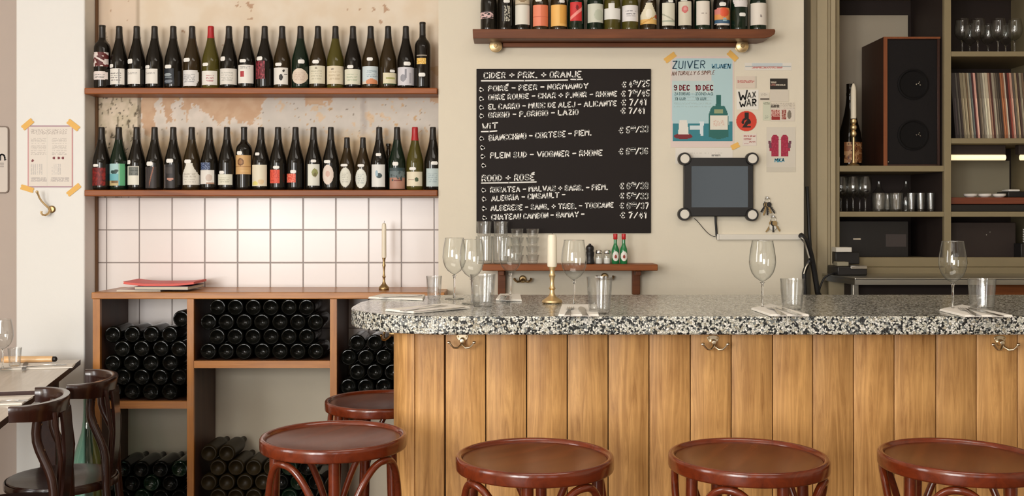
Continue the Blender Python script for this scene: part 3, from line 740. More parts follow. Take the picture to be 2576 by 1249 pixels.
# ================================================================ LETTERING (stroke letters, as painted or chalked by hand)
GL = {'A':'002640|1232','B':'00062635342303|2332312000','C':'3526160501102031','D':'0006163534321000'.replace('3534','2534'),
 'E':'36060030|0323','F':'360600|0323','G':'352616050110203133|3323','H':'0600|3630|0333','I':'0600','i':'0004|0606','J':'3631201001',
 'K':'0600|360330','L':'060030','M':'0006234640','N':'00063036','O':'10010516263531'+'2010','P':'00062635342303','R':'00062635342303|1330',
 'S':'352616050413233231201001','T':'0646|2620','U':'060110203136','V':'062046','W':'0610233046','X':'0630|0036','Y':'062346|2320','Z':'06360030',
 'É':'36060030|0323|1738','0':'100105162635312010','1':'051610','2':'05162635340030','3':'0516263534231323'+'3231201001','4':'20260232',
 '5':'3606032332312010'+'01','6':'352616050110203132231302','7':'063610','8':'1304051626353423130201102031'+'3223','9':'0110203135261605041323'+'34',
 '€':'4536261412203041|0333','-':'0333','+':'0343|2521','.':'0010','/':'0036','*':'0234|0432|1516|1110|0333|2521|1333|2242','&':'40153626041020'+'42',
 "'":'0605'}
def strokes(txt):
    """-> list of polylines in grid units and total advance"""
    x = 0; out = []; sup = False
    for ch in txt:
        if ch == '^': sup = not sup; continue
        k = .55 if sup else 1.0; dy = 3.0 if sup else 0
        if ch == ' ': x += 2.2*k; continue
        g = GL[ch]; mxx = 0
        for st in g.split('|'):
            pts = [(int(st[i]), int(st[i+1])) for i in range(0, len(st), 2)]
            mxx = max(mxx, max(p[0] for p in pts))
            out.append([(x+p[0]*k, p[1]*k+dy) for p in pts])
        x += (mxx+1.7)*k
    return out, x-1.7
def write(b, txt, x0, x1, yb0, yb1, h, place, wd, jit=.22, slant=0.0, m=0, c=None, rnd=None):
    """letters from image x0..x1, baselines yb0 (left) and yb1 (right), height h, all in photo pixels on the surface 'place'"""
    rnd = rnd or random
    st, adv = strokes(txt)
    sx = (x1-x0)/max(adv, .5)
    def mp(p):
        u = p[0]*sx + p[1]*h/6*slant
        y = yb0+(yb1-yb0)*(p[0]*sx/max(1e-6, x1-x0)) - p[1]*h/6
        return (x0+u, y)
    for pl in st:
        pts = [mp((p[0]+rnd.uniform(-jit, jit)*.5, p[1]+rnd.uniform(-jit, jit))) for p in pl]
        ribbon(b, pts, wd*rnd.uniform(.85, 1.15), place, m, c)
def ribbon(b, pts, wd, place, m=0, c=None):
    for (xa, ya), (xb, yb) in zip(pts, pts[1:]):
        dx, dy = xb-xa, yb-ya; L = math.hypot(dx, dy) or 1
        ex, ey = dx/L*wd*.35, dy/L*wd*.35; nx, ny = -dy/L*wd/2, dx/L*wd/2
        q = [(xa-ex+nx*.6, ya-ey+ny*.6), (xa+ex*.3+nx, ya+ey*.3+ny), (xb-ex*.3+nx, yb-ey*.3+ny), (xb+ex+nx*.6, yb+ey+ny*.6),
             (xb+ex-nx*.6, yb+ey-ny*.6), (xb-ex*.3-nx, yb-ey*.3-ny), (xa+ex*.3-nx, ya+ey*.3-ny), (xa-ex-nx*.6, ya-ey-ny*.6)]
        b.add([place(*p) for p in q], [tuple(range(8))], m, c)
def on_plane(D, org):
    return lambda px, py: P(px, py, D) - org

# ---------------------------------------------------------------- blackboard
org = Vector((X(1418, 4.59), DW-.001, Z(587, 4.588)))
t = thing('blackboard', 'black chalkboard wine list with white hand lettering and prices', 'blackboard', org)
b = MB(); b.box(X(1198.5, 4.588)-org.x, X(1637.5, 4.588)-org.x, -.011, 0, 0, Z(173.5, 4.588)-org.z)
b.build('panel', M['board'], t, bevel=.0015)
b = MB(); pl = on_plane(4.5872, org); R_ = random.Random(3)
LINES = [('CiDER + PRiK. + ORANjE'.replace('j','J'),1218,1461,197,194,14), ('POIRÉ - PEER - NORMANDY',1229,1479,229,222,12), ('€ 4^50^/25',1565,1633,221,217,15),
 ('OGRE ROUGE - CHAR + P.NOIR - RHONE',1229,1551,251,242,12), ('€ 7^50^/45',1563,1633,244,242,15), ('EL CARRO - MUSC DE ALEJ - ALICANTE',1229,1550,275,266,12),
 ('€ 7/41',1563,1624,266,264,15), ('GRiGiO - P.GRiGiO - LAZiO',1229,1454,296,288,12), ('€ 7/41',1562,1620,286,286,14),
 ('WiT',1214,1251,325,322,13), ('BiANCCHiNO - CORTESE - PIEM.',1230,1487,354,340,13), ('€ 5^00^/33',1557,1630,336,332,15),
 ('PLEIN SUD - ViOGNiER - RHONE',1234,1514,398,391,13), ('€ 6^00^/36',1557,1629,389,387,15),
 ('ROOD + ROSÉ',1213,1343,456,453,14), ('ROSATEA - MALVAS + BARB. - PiEM.',1234,1528,484,477,12), ('€ 6^50^/38',1559,1630,476,475,15),
 ('ALEGRiA - CINSAULT -',1237,1421,506,496,12), ('€ 5^50^/33',1559,1630,500,501,14), ('ALBERESE - SANG. + TREB. - TOSCANE',1235,1542,530,522,12),
 ('€ 6^00^/37',1559,1631,525,525,14), ('CHATEAU CAMBON - GAMAY -',1237,1469,553,545,12), ('€ 7/41',1560,1624,549,549,14)]
for tx_, x0, x1, y0, y1, h in LINES: write(b, tx_, x0, x1, y0, y1, h, pl, 3.1, .16, .04, rnd=R_)
for x0, y0, x1, y1, wd in ((1211,203.5,1428,201.5,3.4),(1436,200,1465,199.5,3.4),(1211,331.5,1250,329.5,3.2),(1211,461,1349,458,3.2)):
    ribbon(b, [(x0,y0),((x0+x1)/2,(y0+y1)/2+.6),(x1,y1)], wd, pl)
for x, y in ((1211,226),(1211,249),(1211.5,271),(1212,292),(1212,349),(1214,372),(1215,394),(1217,417),(1217,479),(1218,501.5),(1218,525.5),(1219,549)):
    write(b, '*', x-4.5, x+4.5, y+4.5, y+4.5, 10, pl, 3.4, .4, 0, rnd=R_)
b.build('chalk_lettering', M['chalk'], t, smooth=0, recalc=False)

# ---------------------------------------------------------------- paper on the walls
def sheet(name, label, cat, x0, x1, y0, y1, fn, D=DW, step=2.0, thick=.0012, group=None, skew=0.0, letters=None, parts=True):
    """a printed sheet on the wall; fn(px, py) gives its colour"""
    org = Vector((X((x0+x1)/2, D), D-.0008, Z(y1, D)))
    t = thing(name, label, cat, org, 0, group)
    b = MB(); nu = max(2, int((x1-x0)/step)); nv = max(2, int((y1-y0)/step))
    def place(u, v):
        px = x0+(x1-x0)*u + skew*(1-v); py = y1+(y0-y1)*v
        q = P(px, py, D) - org; q.y = -thick; return q
    paint_patch(b, lambda u, v: fn(x0+(x1-x0)*u, y1+(y0-y1)*v), place, nu, nv)
    o = b.build('paper', M['print'], t, smooth=0, recalc=False)
    so = o.modifiers.new('thickness', 'SOLIDIFY'); so.thickness = thick*.8; so.offset = -1
    if letters:
        b = MB(); letters(b, lambda px, py: (P(px, py, D)-org)*1.0 + Vector((0, -thick-.0006, 0)) - Vector((0, (P(px,py,D)-org).y, 0)))
        b.build('lettering', M['print'], t, smooth=0, recalc=False)
    return t
def tape(label, cx, cy, L, wd, ang, D, group):
    c = P(cx, cy, D); s_ = D/F; a = math.radians(ang)
    b = MB(); n = 8; r_ = random.Random(int(cx*7+cy))
    top = []; bot = []
    for k in range(n+1):
        u = (k/n-.5)*L; j0 = r_.uniform(-.4,.4) if 0 < k < n else 0
        top.append((u, wd/2+j0*.4)); bot.append((u, -wd/2+j0*.4))
    ends = [(-L/2-1.2, wd*.2), (-L/2+.8, 0), (-L/2-1.0, -wd*.25)]
    poly = top + [(L/2+1, wd*.2), (L/2-.8, 0), (L/2+1.2, -wd*.25)] + bot[::-1] + ends[::-1]
    pts = [((x*math.cos(a)-y*math.sin(a))*s_, (x*math.sin(a)+y*math.cos(a))*s_) for x, y in poly]
    m_ = len(pts)
    b.add([(x, -.0032, z) for x, z in pts]+[(x, -.0022, z) for x, z in pts], [tuple(range(m_))]+[(k, m_+k, m_+(k+1)%m_, (k+1)%m_) for k in range(m_)])
    o = b.build('masking_tape', M['tape'], None, (c.x, D, c.z), smooth=0)
    return tag(o, label, 'tape', group)
# menu sheet taped to the pier
def menu(px, py):
    if px < 72.5 or px > 181.5 or py < 319 or py > 469.5: return (206,158,158) if (px < 73 or px > 181) else (176,146,156)
    if 74 < px < 180 and 321 < py < 468:
        n_ = noise.noise(Vector((px*.55, py*.3, 1)))
        col1 = 78 < px < 116; col2 = 131 < px < 168
        if 326 < py < 338 and n_ > .0 and 78 < px < 170: return (196,186,178)
        if 345 < py < 392 and (col1 or col2) and int(py/2.2) % 2 == 0 and n_ > -.15: return (200,192,184)
        if 412 < py < 440 and (78 < px < 108 or 131 < px < 156) and int(px/2.6) % 2 == 0 and n_ > -.3: return (202,196,190)
        if 446 < py < 458 and (78 < px < 118 or 127 < px < 174) and n_ > -.2: return (198,190,184)
        for cx_, cy_ in ((82.5,405),(136.5,398),(148,398),(159,398)):
            if (px-cx_)**2+(py-cy_)**2 < 11: return (126,62,66)
        if abs(px-119) < .8: return (218,212,202)
    return (228,220,210)
sheet('menu_sheet', 'white menu sheet with a thin red border taped to the white pier', 'menu', 70, 184, 316, 472, menu, DW, 1.6)
for lb, cx, cy, L, wd, a in (('yellow tape strip at the upper left corner of the menu sheet on the pier',70,313,31,14,40),
    ('yellow tape strip at the upper right corner of the menu sheet on the pier',185,315,33,14,-38),
    ('yellow tape strip at the lower left corner of the menu sheet on the pier',69,475,32,13,-17),
    ('yellow tape strip at the lower right corner of the menu sheet on the pier',186,478,38,13,39)):
    tape(lb, cx, cy, L, wd, a, DW, 'tape on the menu sheet')
# framed sign far left
org = Vector((X(-40, 4.76), 4.758, Z(486, 4.76)))
t = thing('wall_sign', 'pale sign with rounded corners and a thin grey outline at the left edge', 'sign', org)
def rrect(x0, x1, y0, y1, r):
    pts = []
    for cx, cy, a0 in ((x1-r, y0+r, -90), (x1-r, y1-r, 0), (x0+r, y1-r, 90), (x0+r, y0+r, 180)):
        for k in range(6):
            a = math.radians(a0+18*k); pts.append((cx+r*math.cos(a), cy+r*math.sin(a)))
    return pts
rr = [P(x, y, 4.755)-org for x, y in rrect(-110, 21, 319, 485, 8)]
b = MB(); n = len(rr)
b.add([(p.x, -.004, p.z) for p in rr]+[(p.x, -.0005, p.z) for p in rr], [tuple(range(n)), tuple(range(n,2*n))[::-1]]+[(k, (k+1)%n, n+(k+1)%n, n+k) for k in range(n)])
b.build('panel', plain('pale sign enamel', rgb(212,202,192), .5), t, smooth=0)
b = MB(); b.tube([(p.x, -.005, p.z) for p in rr], .0028, 8, closed=True); b.build('frame', plain('grey sign edge', rgb(140,126,116), .5), t)
b = MB(); pl = lambda px, py: Vector((P(px, py, 4.755).x-org.x, -.0047, P(px, py, 4.755).z-org.z))
ribbon(b, [(1,403),(1,391),(4,389),(8,389.5),(11,392),(12.5,397),(12.5,403)], 4.2, pl)
ribbon(b, [(14.5,402),(15.5,402)], 2.4, pl)
for y in (411, 415.5, 420): ribbon(b, [(-6,y),(10,y)], 1.0, pl)
b.build('lettering', plain('sign black', rgb(44,38,38), .6), t, smooth=0, recalc=False)
# poster
TEAL, SKY = (54,128,140), (178,206,210)
def poster(px, py):
    n_ = noise.noise(Vector((px*.08, py*.08, 4)))
    if px < 1690 + (py-145)*.008 or px > 1843 or py > 356 or py < 147: return (222,204,196)
    sky_e = 1718 - (py-150)*.35
    c = SKY if (px > 1700+n_*6 or py > 210) else lerp3(SKY, (220,206,200), .7)
    if py < 203 and 1690 < px < 1790 and py > 178: c = lerp3(SKY, (220,204,194), .75)
    if 203 < py < 235 and px < 1795: c = (190,208,206)
    if 235 <= py < 275 and 1696 < px < 1790 and int((py-235)/4) % 2 == 0 and noise.noise(Vector((px*.5, py, 2))) > -.1: c = (170,194,196)
    # table
    if py > 311 + (3 if px > 1785 else 0) and px > 1691: c = TEAL
    if px > 1834 and py > 306: c = TEAL
    # plates, glass, cake
    if ((px-1718.5)/23)**2+((py-343)/7.5)**2 < 1: c = (122,40,46)
    if abs(px-1719) < 13.5-.10*(339-py) and 302 < py < 339 and (py > 310 or abs(px-1719) < 9): c = (226,222,212)
    if 1735 < px < 1762 and 317 < py < 326: c = (206,220,222)
    if abs(px-1765) < 5.5-(py-306)*.06 and 306 < py < 342: c = (214,224,228)
    # bottle
    bx = 1807
    if abs(px-bx) < 6.2 and 239 < py < 272: c = (38,98,92)
    w_ = 25*math.sqrt(max(0, 1-((300-py)/40)**2)) if py < 300 else 25
    if py > 262 and py < 345 and abs(px-bx) < max(w_, 0) and (py > 266 or abs(px-bx) < 7): c = (44,104,98)
    if ((px-bx)/22)**2+((py-341)/9)**2 < 1: c = (44,104,98)
    if abs(px-bx) < 11 and 276 < py < 286: c = (150,160,120)
    if abs(px-1808) < 22 and 290 < py < 327:
        c = (226,220,206)
        if 302 < py < 318 and abs(px-1808) < 14 and noise.noise(Vector((px*.4, py*.5, 9))) > .05: c = (216,186,170)
    return c
def poster_text(b, pl):
    r_ = random.Random(5); DK, BL, RD, BR = rgb(46,80,98), rgb(86,136,160), rgb(140,36,48), rgb(140,108,96)
    write(b, 'ZUIVER', 1692, 1772, 173, 171, 18, pl, 2.6, .2, .05, c=DK, rnd=r_)
    write(b, 'WIJNEN', 1790, 1836, 172, 172, 10, pl, 2.6, .3, .15, c=BL, rnd=r_)
    write(b, 'NATURALLY & SIMPLE', 1690, 1796, 190, 187, 9, pl, 1.5, .3, .25, c=BR, rnd=r_)
    write(b, '9 DEC', 1696, 1734, 227, 227, 12, pl, 2.8, .2, 0, c=RD, rnd=r_)
    write(b, '10 DEC', 1750, 1793, 227, 227, 12, pl, 2.8, .2, 0, c=RD, rnd=r_)
    GY = rgb(104,136,138)
    write(b, 'ZATERDAG', 1697, 1735, 240, 240, 7, pl, 1.3, .3, 0, c=GY, rnd=r_)
    write(b, '13 UUR', 1698, 1724, 252, 252, 6, pl, 1.3, .3, 0, c=GY, rnd=r_)
    write(b, 'ZONDAG', 1750, 1793, 240, 240, 7, pl, 1.3, .3, 0, c=GY, rnd=r_)
    write(b, '13 UUR', 1750, 1776, 252, 252, 6, pl, 1.3, .3, 0, c=GY, rnd=r_)
sheet('poster', 'pale blue wine fair poster with a teal bottle taped above the tablet', 'poster', 1687, 1846, 142, 371, poster, DW, 1.7, letters=poster_text)
for lb, cx, cy, L, wd, a in (('yellow tape strip on the upper left corner of the blue poster',1685.5,145,30,14,36),
    ('yellow tape strip on the upper right corner of the blue poster',1842.5,141,28,14,-43),
    ('yellow tape strip on the lower right corner of the blue poster',1849,368,20,13,25)):
    tape(lb, cx, cy, L, wd, a, DW, 'tape on the blue poster')
def plainpaper(base, ops=()):
    def fn(px, py):
        c = base
        for x0, x1, y0, y1, cc_, thr in ops:
            if x0 <= px <= x1 and y0 <= py <= y1 and noise.noise(Vector((px*.9, py*.7, 2))) > thr: c = cc_
        return c
    return fn
sheet('note', 'white note paper half hidden behind the top of the tablet', 'note', 1699, 1843, 373, 412, plainpaper((226,220,210), [(1790,1812,388,394,(150,146,140),-.1),(1735,1830,384,387,(206,200,190),0)]), DW, 2.2)
sheet('sticker', 'narrow white strip with blue and red print, highest paper right of the poster', 'sticker', 1873, 1991, 158, 177,
      plainpaper((224,218,208), [(1891,1969,159,166,(196,204,206),-1),(1874,1990,166,169,(180,184,182),-1),(1891,1969,168,173,(196,134,128),-.15)]), DW, 1.5)
sheet('card', 'pale card with one line of red print right of the poster', 'card', 1852, 1903, 192, 222, plainpaper((216,202,186), [(1855,1897,203,209,(190,120,112),-.15),(1898,1903,192,222,(204,194,178),-1)]), DW, 1.5)
sheet('card', 'black card with pale print near the right end of the wall', 'card', 1937, 1981, 198, 225, plainpaper((42,36,28), [(1939,1953,205,209,(170,160,144),-.2),(1939,1975,212,216,(170,160,144),-.2),(1939,1951,211,217,(140,96,84),-.3)]), DW, 1.4)
sheet('note', 'blank beige note hanging below the black card', 'note', 1937, 1984, 226.5, 256, plainpaper((212,202,186)), DW, 4)
def waxt(b, pl):
    r_ = random.Random(9); K = rgb(34,32,30); G = rgb(96,94,88)
    write(b, 'W', 1858.5, 1879, 253, 249, 21, pl, 4.6, .12, 0, c=K, rnd=r_)
    write(b, 'AX', 1880, 1900, 248, 244, 13, pl, 3.0, .12, 0, c=G, rnd=r_)
    write(b, 'W', 1860.5, 1876, 270, 267, 13, pl, 3.8, .12, 0, c=K, rnd=r_)
    write(b, 'AR', 1878, 1901, 267, 266, 16, pl, 3.4, .12, 0, c=G, rnd=r_)
sheet('sticker', 'white sticker with jagged black capital letters above the red round sticker', 'sticker', 1852.5, 1908, 226, 276, plainpaper((230,226,216)), DW, 4, letters=waxt)
def redround(px, py):
    if (px-1877.5)**2+(py-305)**2 > 25.5**2: return None
    k = (36,26,22)
    if abs(px-1878.5) < 5.5 and 284 < py < 301: return k
    d = (px-1877)**2+(py-308)**2
    if 36 < d < 130 and py < 312: return k
    if abs((px-1877)-(312-py)*.6) < 5 and 303 < py < 322: return k
    if 1872 < px < 1888 and 317 < py < 322: return k
    return (206,64,44)
sheet('sticker', 'round red sticker with a black brush sign', 'sticker', 1852, 1903, 279.5, 330.5, redround, DW, 1.3)
sheet('sticker', 'small white sticker with broken red lettering below the round red one', 'sticker', 1868, 1903, 337, 367, plainpaper((224,212,202), [(1871,1900,341,345,(176,110,104),-.1),(1871,1890,348,352,(176,110,104),-.1),(1884,1900,355,359,(176,120,112),-.1),(1872,1884,360,363,(190,150,146),-.1)]), DW, 1.3)
sheet('card', 'tiny pale card with a thick dark underline left of the beige note', 'card', 1911, 1935, 233, 254, plainpaper((216,208,192), [(1915,1929,235,241,(176,166,152),0),(1913,1935,247.5,251.5,(92,82,72),-1)]), DW, 1.3)
sheet('leaflet', 'narrow pale green leaflet left of the newspaper clipping', 'leaflet', 1919, 1937.5, 256, 303, plainpaper((204,206,184), [(1921,1936,258,263,(150,150,130),-.1),(1923,1934,290,299,(176,180,160),0)]), DW, 1.4)
def clipping(px, py):
    if py < 273:
        if px < 1960 and 263 < py < 271 and noise.noise(Vector((px*.6, py*.4, 5))) > -.35: return (96,88,78)
        if int(py/2) % 2 == 0 and noise.noise(Vector((px*.6, py, 5))) > 0: return (186,176,160)
        return (214,204,188)
    if 1941 < px < 1962 and 276 < py < 302: return (150,44,40) if (py > 293 or noise.noise(Vector((px*.35, py*.35, 2))) > .1) else (206,160,148)
    if 1966 < px < 1977 and 276 < py < 301: return (140,60,52) if noise.noise(Vector((px*.4, py*.3, 8))) > 0 else (190,150,136)
    if 1980 < px < 1991 and ((px-1985.5)/5)**2+((py-289)/11)**2 < 1: return (126,116,102)
    return (216,206,192)
sheet('newspaper_clipping', 'newspaper clipping with a bold headline and small red pictures', 'clipping', 1939, 1999, 258, 305, clipping, DW, 1.4)
def mitten(px, py):
    for cx, s in ((1949.5, -1), (1973.5, 1)):
        u = (px-cx)*s
        body = abs(px-cx) < 9.5 and 346 < py < 394 and (py > 352 or ((px-cx)/9.5)**2+((py-352)/12)**2 < 1)
        if py < 352 and ((px-cx)/9.8)**2+((py-352)/13)**2 < 1: body = True
        th = abs(u-(11.5+ (372-py)*.14)) < 3.2 and 354 < py < 380
        if body or th:
            return (112,66,80) if th and py < 372 else ((176,52,80) if noise.noise(Vector((px*.3, py*.3, 1))) > .15 else (158,40,66))
    return (212,204,190) if py < 421 else (206,198,182)
def mitten_t(b, pl):
    r_ = random.Random(2); write(b, 'MIKA', 1949, 1972, 408, 407, 8, pl, 2.6, .2, .1, c=rgb(84,148,168), rnd=r_)
sheet('print', 'art print of a pair of crimson mittens near the wall end', 'print', 1928, 2001, 320, 433, mitten, DW, 1.5, letters=mitten_t)

# brass hook under the menu
c = P(122, 528, DW)
t = thing('wall_hook', 'curved brass coat hook on the white pier under the menu sheet', 'hook', (c.x, DW-.001, c.z))
b = MB(); b.lathe([(0,-.010),(.012,-.008),(.0165,-.003),(.0165,.0005)], 16, (X(131,DW)-c.x, 0, Z(527,DW)-c.z), axis='y'); b.build('back_plate', M['brass_old'], t)
hp = [(107,484),(107.5,489),(109,498),(113,507),(119,515),(125,522),(129,527)]
b = MB(); b.tube([(X(x,DW)-c.x, -.052+.007*k, Z(y,DW)-c.z) for k,(x,y) in enumerate(hp)], [.0062,.0045,.0042,.0044,.0046,.005,.0055], 9)
b.sphere((X(107,DW)-c.x, -.052, Z(484,DW)-c.z), .0066, 10)
b.build('upper_prong', M['brass'], t)
hp = [(129,529),(128,537),(123,542),(118,541),(115.5,536),(116,532)]
b = MB(); b.tube([(X(x,DW)-c.x, y_, Z(y,DW)-c.z) for (x,y),y_ in zip(hp,(-.012,-.022,-.034,-.042,-.044,-.043))], [.005,.005,.0048,.0046,.005,.006], 9)
b.build('lower_prong', M['brass'], t)

# ---------------------------------------------------------------- tablet holder
c = P(1808, 470, DW); D_ = 4.56
t = thing('tablet', 'black wall tablet in a holder with four round corner clamps', 'tablet', (c.x, DW-.001, Z(545, D_)))
def tl(px, py, y): q = P(px, py, D_); return Vector((q.x-c.x, y, q.z-t.location.z))
b = MB(); p0, p1 = tl(1721, 545, 0), tl(1896, 397, 0)
b.box(p0.x, p1.x, -.034, -.006, p0.z, p1.z); b.box(p0.x+.04, p1.x-.04, -.006, 0, p0.z+.04, p1.z-.04)
b.build('case', M['black'], t, bevel=.006)
p0, p1 = tl(1740, 522, 0), tl(1882, 418, 0)
MB().box(p0.x, p1.x, -.0352, -.034, p0.z, p1.z).build('screen', M['screen'], t)
for k, (px, py) in enumerate(((1722.5,400),(1892.5,400),(1722,539.5),(1892,541))):
    q = tl(px, py, 0)
    cl = MB().lathe([(0,-.046),(.0262,-.046),(.0285,-.042),(.0285,-.012),(.02,-.006)], 24, (q.x, 0, q.z), axis='y').build('corner_clamp', M['black'], t)
    MB().lathe([(0,-.0485),(.0185,-.0485),(.0205,-.0465),(.0205,-.0455)], 20, (q.x, 0, q.z), axis='y').build('disc', M['white_plastic'], cl)
pts = [tl(1802, 545, -.02), tl(1803, 560, -.016), tl(1805, 578, -.012), tl(1806, 594, -.010)]
o = MB().tube([p+t.location for p in pts], .0052, 8).build('cable', M['cable'])
def rebase(o, label, cat, group=None):
    """puts an object's origin at the base of its own mesh"""
    me = o.data; xs = [v.co.x for v in me.vertices]; ys = [v.co.y for v in me.vertices]; zs = [v.co.z for v in me.vertices]
    p = Vector(((min(xs)+max(xs))/2, (min(ys)+max(ys))/2, min(zs)))
    me.transform(Matrix.Translation(-p)); o.location = Vector(o.location)+p
    return tag(o, label, cat, group)
rebase(o, 'thick black cable hanging straight down from the tablet', 'cable')
pts = [P(1746+54*k/10, 550+46*math.sin(k/10*PI/2)**1.3, DW-.006) for k in range(11)]
rebase(MB().tube(pts, .0014, 6).build('wire', M['cable']), 'thin wire curving from the tablet to the white cable duct', 'wire')
b = MB(); q0, q1 = P(1803, 604, 4.59), P(2018, 590, 4.59)
b.box(q0.x, q1.x, DW-.016, DW-.001, q0.z, q1.z); b.box(q0.x, q0.x+.010, DW-.018, DW-.001, q0.z-.001, q1.z+.001)
rebase(b.build('cable_duct', M['white_plastic'], bevel=.002), 'horizontal white cable duct on the wall below the tablet', 'duct')
# keys
def keys(px, py, label, n, white=False):
    c = P(px, py, DW); t = thing('key_ring', label, 'keys', (c.x, DW-.001, c.z))
    MB().lathe([(0,-.016),(.004,-.016),(.005,-.010),(.008,-.002),(.008,.0005)], 12, axis='y').build('wall_hook', M['steel'], t)
    MB().tube([(.013*math.cos(a), -.012, -.012+.013*math.sin(a)) for a in [2*PI*k/16 for k in range(16)]], .0014, 6, closed=True).build('ring', M['steel'], t)
    r_ = random.Random(int(px))
    for k in range(n):
        a = math.radians(-32+64*k/max(1,n-1)) if n > 1 else 0
        dirv = Vector((math.sin(a), 0, -math.cos(a))); side = Vector((math.cos(a), 0, math.sin(a)))
        o0 = Vector((0, -.010-.003*k, -.020)); b = MB()
        ring = [o0+dirv*.012+(dirv*math.cos(q)+side*math.sin(q))*.011 for q in [2*PI*j/12 for j in range(12)]]
        b.add(ring+[p+Vector((0,.002,0)) for p in ring], [tuple(range(12)), tuple(range(12,24))[::-1]]+[(j,(j+1)%12,12+(j+1)%12,12+j) for j in range(12)])
        L = r_.uniform(.028,.04)
        b.obox(o0+dirv*.022-side*.003, side*.006, Vector((0,.002,0)), dirv*L)
        for j in range(3): b.obox(o0+dirv*(.030+.008*j)+side*.003, side*.003, Vector((0,.002,0)), dirv*.004)
        b.build('key', M['black'] if (k+white) % 2 == 0 else M['brass_old'], t)
    if white:
        MB().lathe([(0,-.012),(.015,-.012),(.017,-.009),(.015,-.006),(0,-.006)], 18, (0,0,-.046), axis='y').build('white_fob', M['white_plastic'], t)
    return t
keys(1928, 498, 'bunch of dark keys hanging just right of the tablet', 5)
keys(1943, 545, 'key ring with a round white fob hanging lowest, above the cable duct', 3, True)

# cables at the wall's right edge
def cable(pxs, r, label, D0, mat='cable', name='cable'):
    pts = [P(x, y, d) for x, y, d in pxs]
    fine = []
    for i in range(len(pts)-1):
        p0 = pts[max(i-1,0)]; p1 = pts[i]; p2 = pts[i+1]; p3 = pts[min(i+2, len(pts)-1)]
        for k in range(5):
            t_ = k/5
            fine.append(.5*((2*p1)+(p2-p0)*t_+(2*p0-5*p1+4*p2-p3)*t_*t_+(3*p1-p0-3*p2+p3)*t_**3))
    fine.append(pts[-1])
    return rebase(MB().tube(fine, r, 8).build(name, M[mat]), label, 'cable', 'cables at the wall end')
cable([(2014,592,4.58),(2020,598,4.57),(2032,616,4.58),(2042,650,4.60),(2051,700,4.62),(2057,738,4.63),(2062,760,4.64),(2064,900,4.66)], .0125, 'thick black cable swinging to the right from the end of the duct', 4.6)
cable([(2014,599,4.555),(2021,603,4.55),(2028,622,4.555),(2036,650,4.55)], .0035, 'short pale cable over the thick black one at the wall end', 4.6, 'zinc')
cable([(2036,656,4.57),(2030,668,4.57),(2024,684,4.58),(2023,698,4.58),(2026,760,4.59),(2028,900,4.62)], .010, 'black cable dropping straight down along the wall end', 4.6)
cable([(2038,662,4.58),(2033,664,4.56),(2027,674,4.555),(2022,690,4.55)], .0032, 'thin pale cable bent down at the wall end', 4.6, 'zinc')
cable([(2030,470,4.72),(2034,540,4.70),(2036,590,4.69),(2040,650,4.68)], .008, 'black cable running up the dark gap beside the wall end', 4.7)
cable([(2060,736,4.64),(2064,720,4.65),(2074,700,4.66),(2090,690,4.66),(2106,688,4.67)], .0045, 'thin black lead curving from the cables to the card terminal', 4.6)

# ================================================================ WINE CABINET in the alcove
DC = 4.40
ZC = Z(736.5, DC)
cx0, cx1 = X(232, DC), X(1118, DC)
yb = DA-.004
t = thing('wine_cabinet', 'low open wooden wine cabinet under the white tiles, bays full of lying bottles', 'cabinet', ((cx0+cx1)/2, DC, 0))
ox = t.location.x; TH = .030
MB().box(cx0-ox-.004, cx1-ox, 0, yb-DC, ZC-.028, ZC).build('top', M['cab_x'], t, bevel=.003)
zt_ = ZC-.0285
def upright(px, w_, name='upright', yy=.002):
    x = X(px, DC)-ox
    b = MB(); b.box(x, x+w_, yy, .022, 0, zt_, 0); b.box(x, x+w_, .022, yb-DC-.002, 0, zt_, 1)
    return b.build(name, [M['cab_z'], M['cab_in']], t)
upright(233, TH, 'side_panel'); upright(470, .0285); upright(830, .0285); upright(1113-14, .0285, 'side_panel')
def board(pxa, pxb, pya, name='shelf', h=.031):
    z1 = Z(pya, DC)
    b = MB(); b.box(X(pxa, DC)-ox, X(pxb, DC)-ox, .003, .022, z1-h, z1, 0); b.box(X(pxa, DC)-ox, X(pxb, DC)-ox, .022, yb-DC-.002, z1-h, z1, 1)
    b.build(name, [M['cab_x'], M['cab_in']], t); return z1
zs_l = board(251, 469.5, 1011); zs_m = board(487.5, 829.5, 909); zs_r = board(847.5, 1098.5, 1000)
zfl = .085
for a, c_ in ((251,469.5),(487.5,829.5),(847.5,1098.5)):
    MB().box(X(a,DC)-ox, X(c_,DC)-ox, .003, yb-DC-.002, zfl-.03, zfl).build('bottom_board', M['cab_x'], t)
MB().box(cx0-ox+.02, cx1-ox-.02, .02, .04, .001, zfl-.031).build('plinth', M['cab_x'], t)

# ---- lying bottles: bases towards the room
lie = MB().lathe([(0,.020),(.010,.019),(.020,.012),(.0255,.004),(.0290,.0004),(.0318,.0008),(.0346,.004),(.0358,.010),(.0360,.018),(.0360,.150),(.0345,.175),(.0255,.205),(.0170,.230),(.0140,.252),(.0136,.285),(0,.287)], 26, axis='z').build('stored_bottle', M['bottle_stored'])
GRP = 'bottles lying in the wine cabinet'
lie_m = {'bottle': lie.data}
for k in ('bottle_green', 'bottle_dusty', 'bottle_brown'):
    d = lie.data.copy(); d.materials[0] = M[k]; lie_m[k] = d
first_ = [True]
rz_ = random.Random(12)
def lay(x, z, y, label, mat='bottle'):
    if first_[0]: o = lie; first_[0] = False
    else:
        o = lie.copy(); COL.objects.link(o)
    o.data = lie_m[mat]
    o.location = (x, y, z); o.rotation_euler = (-PI/2, rz_.uniform(0, 6.28)*0, 0)
    tag(o, label, 'bottle', group=GRP+': '+label.split(' in the ')[-1])
    return o
r = .0360; R2 = 2*r+.0010; DYH = R2*.866+.0006
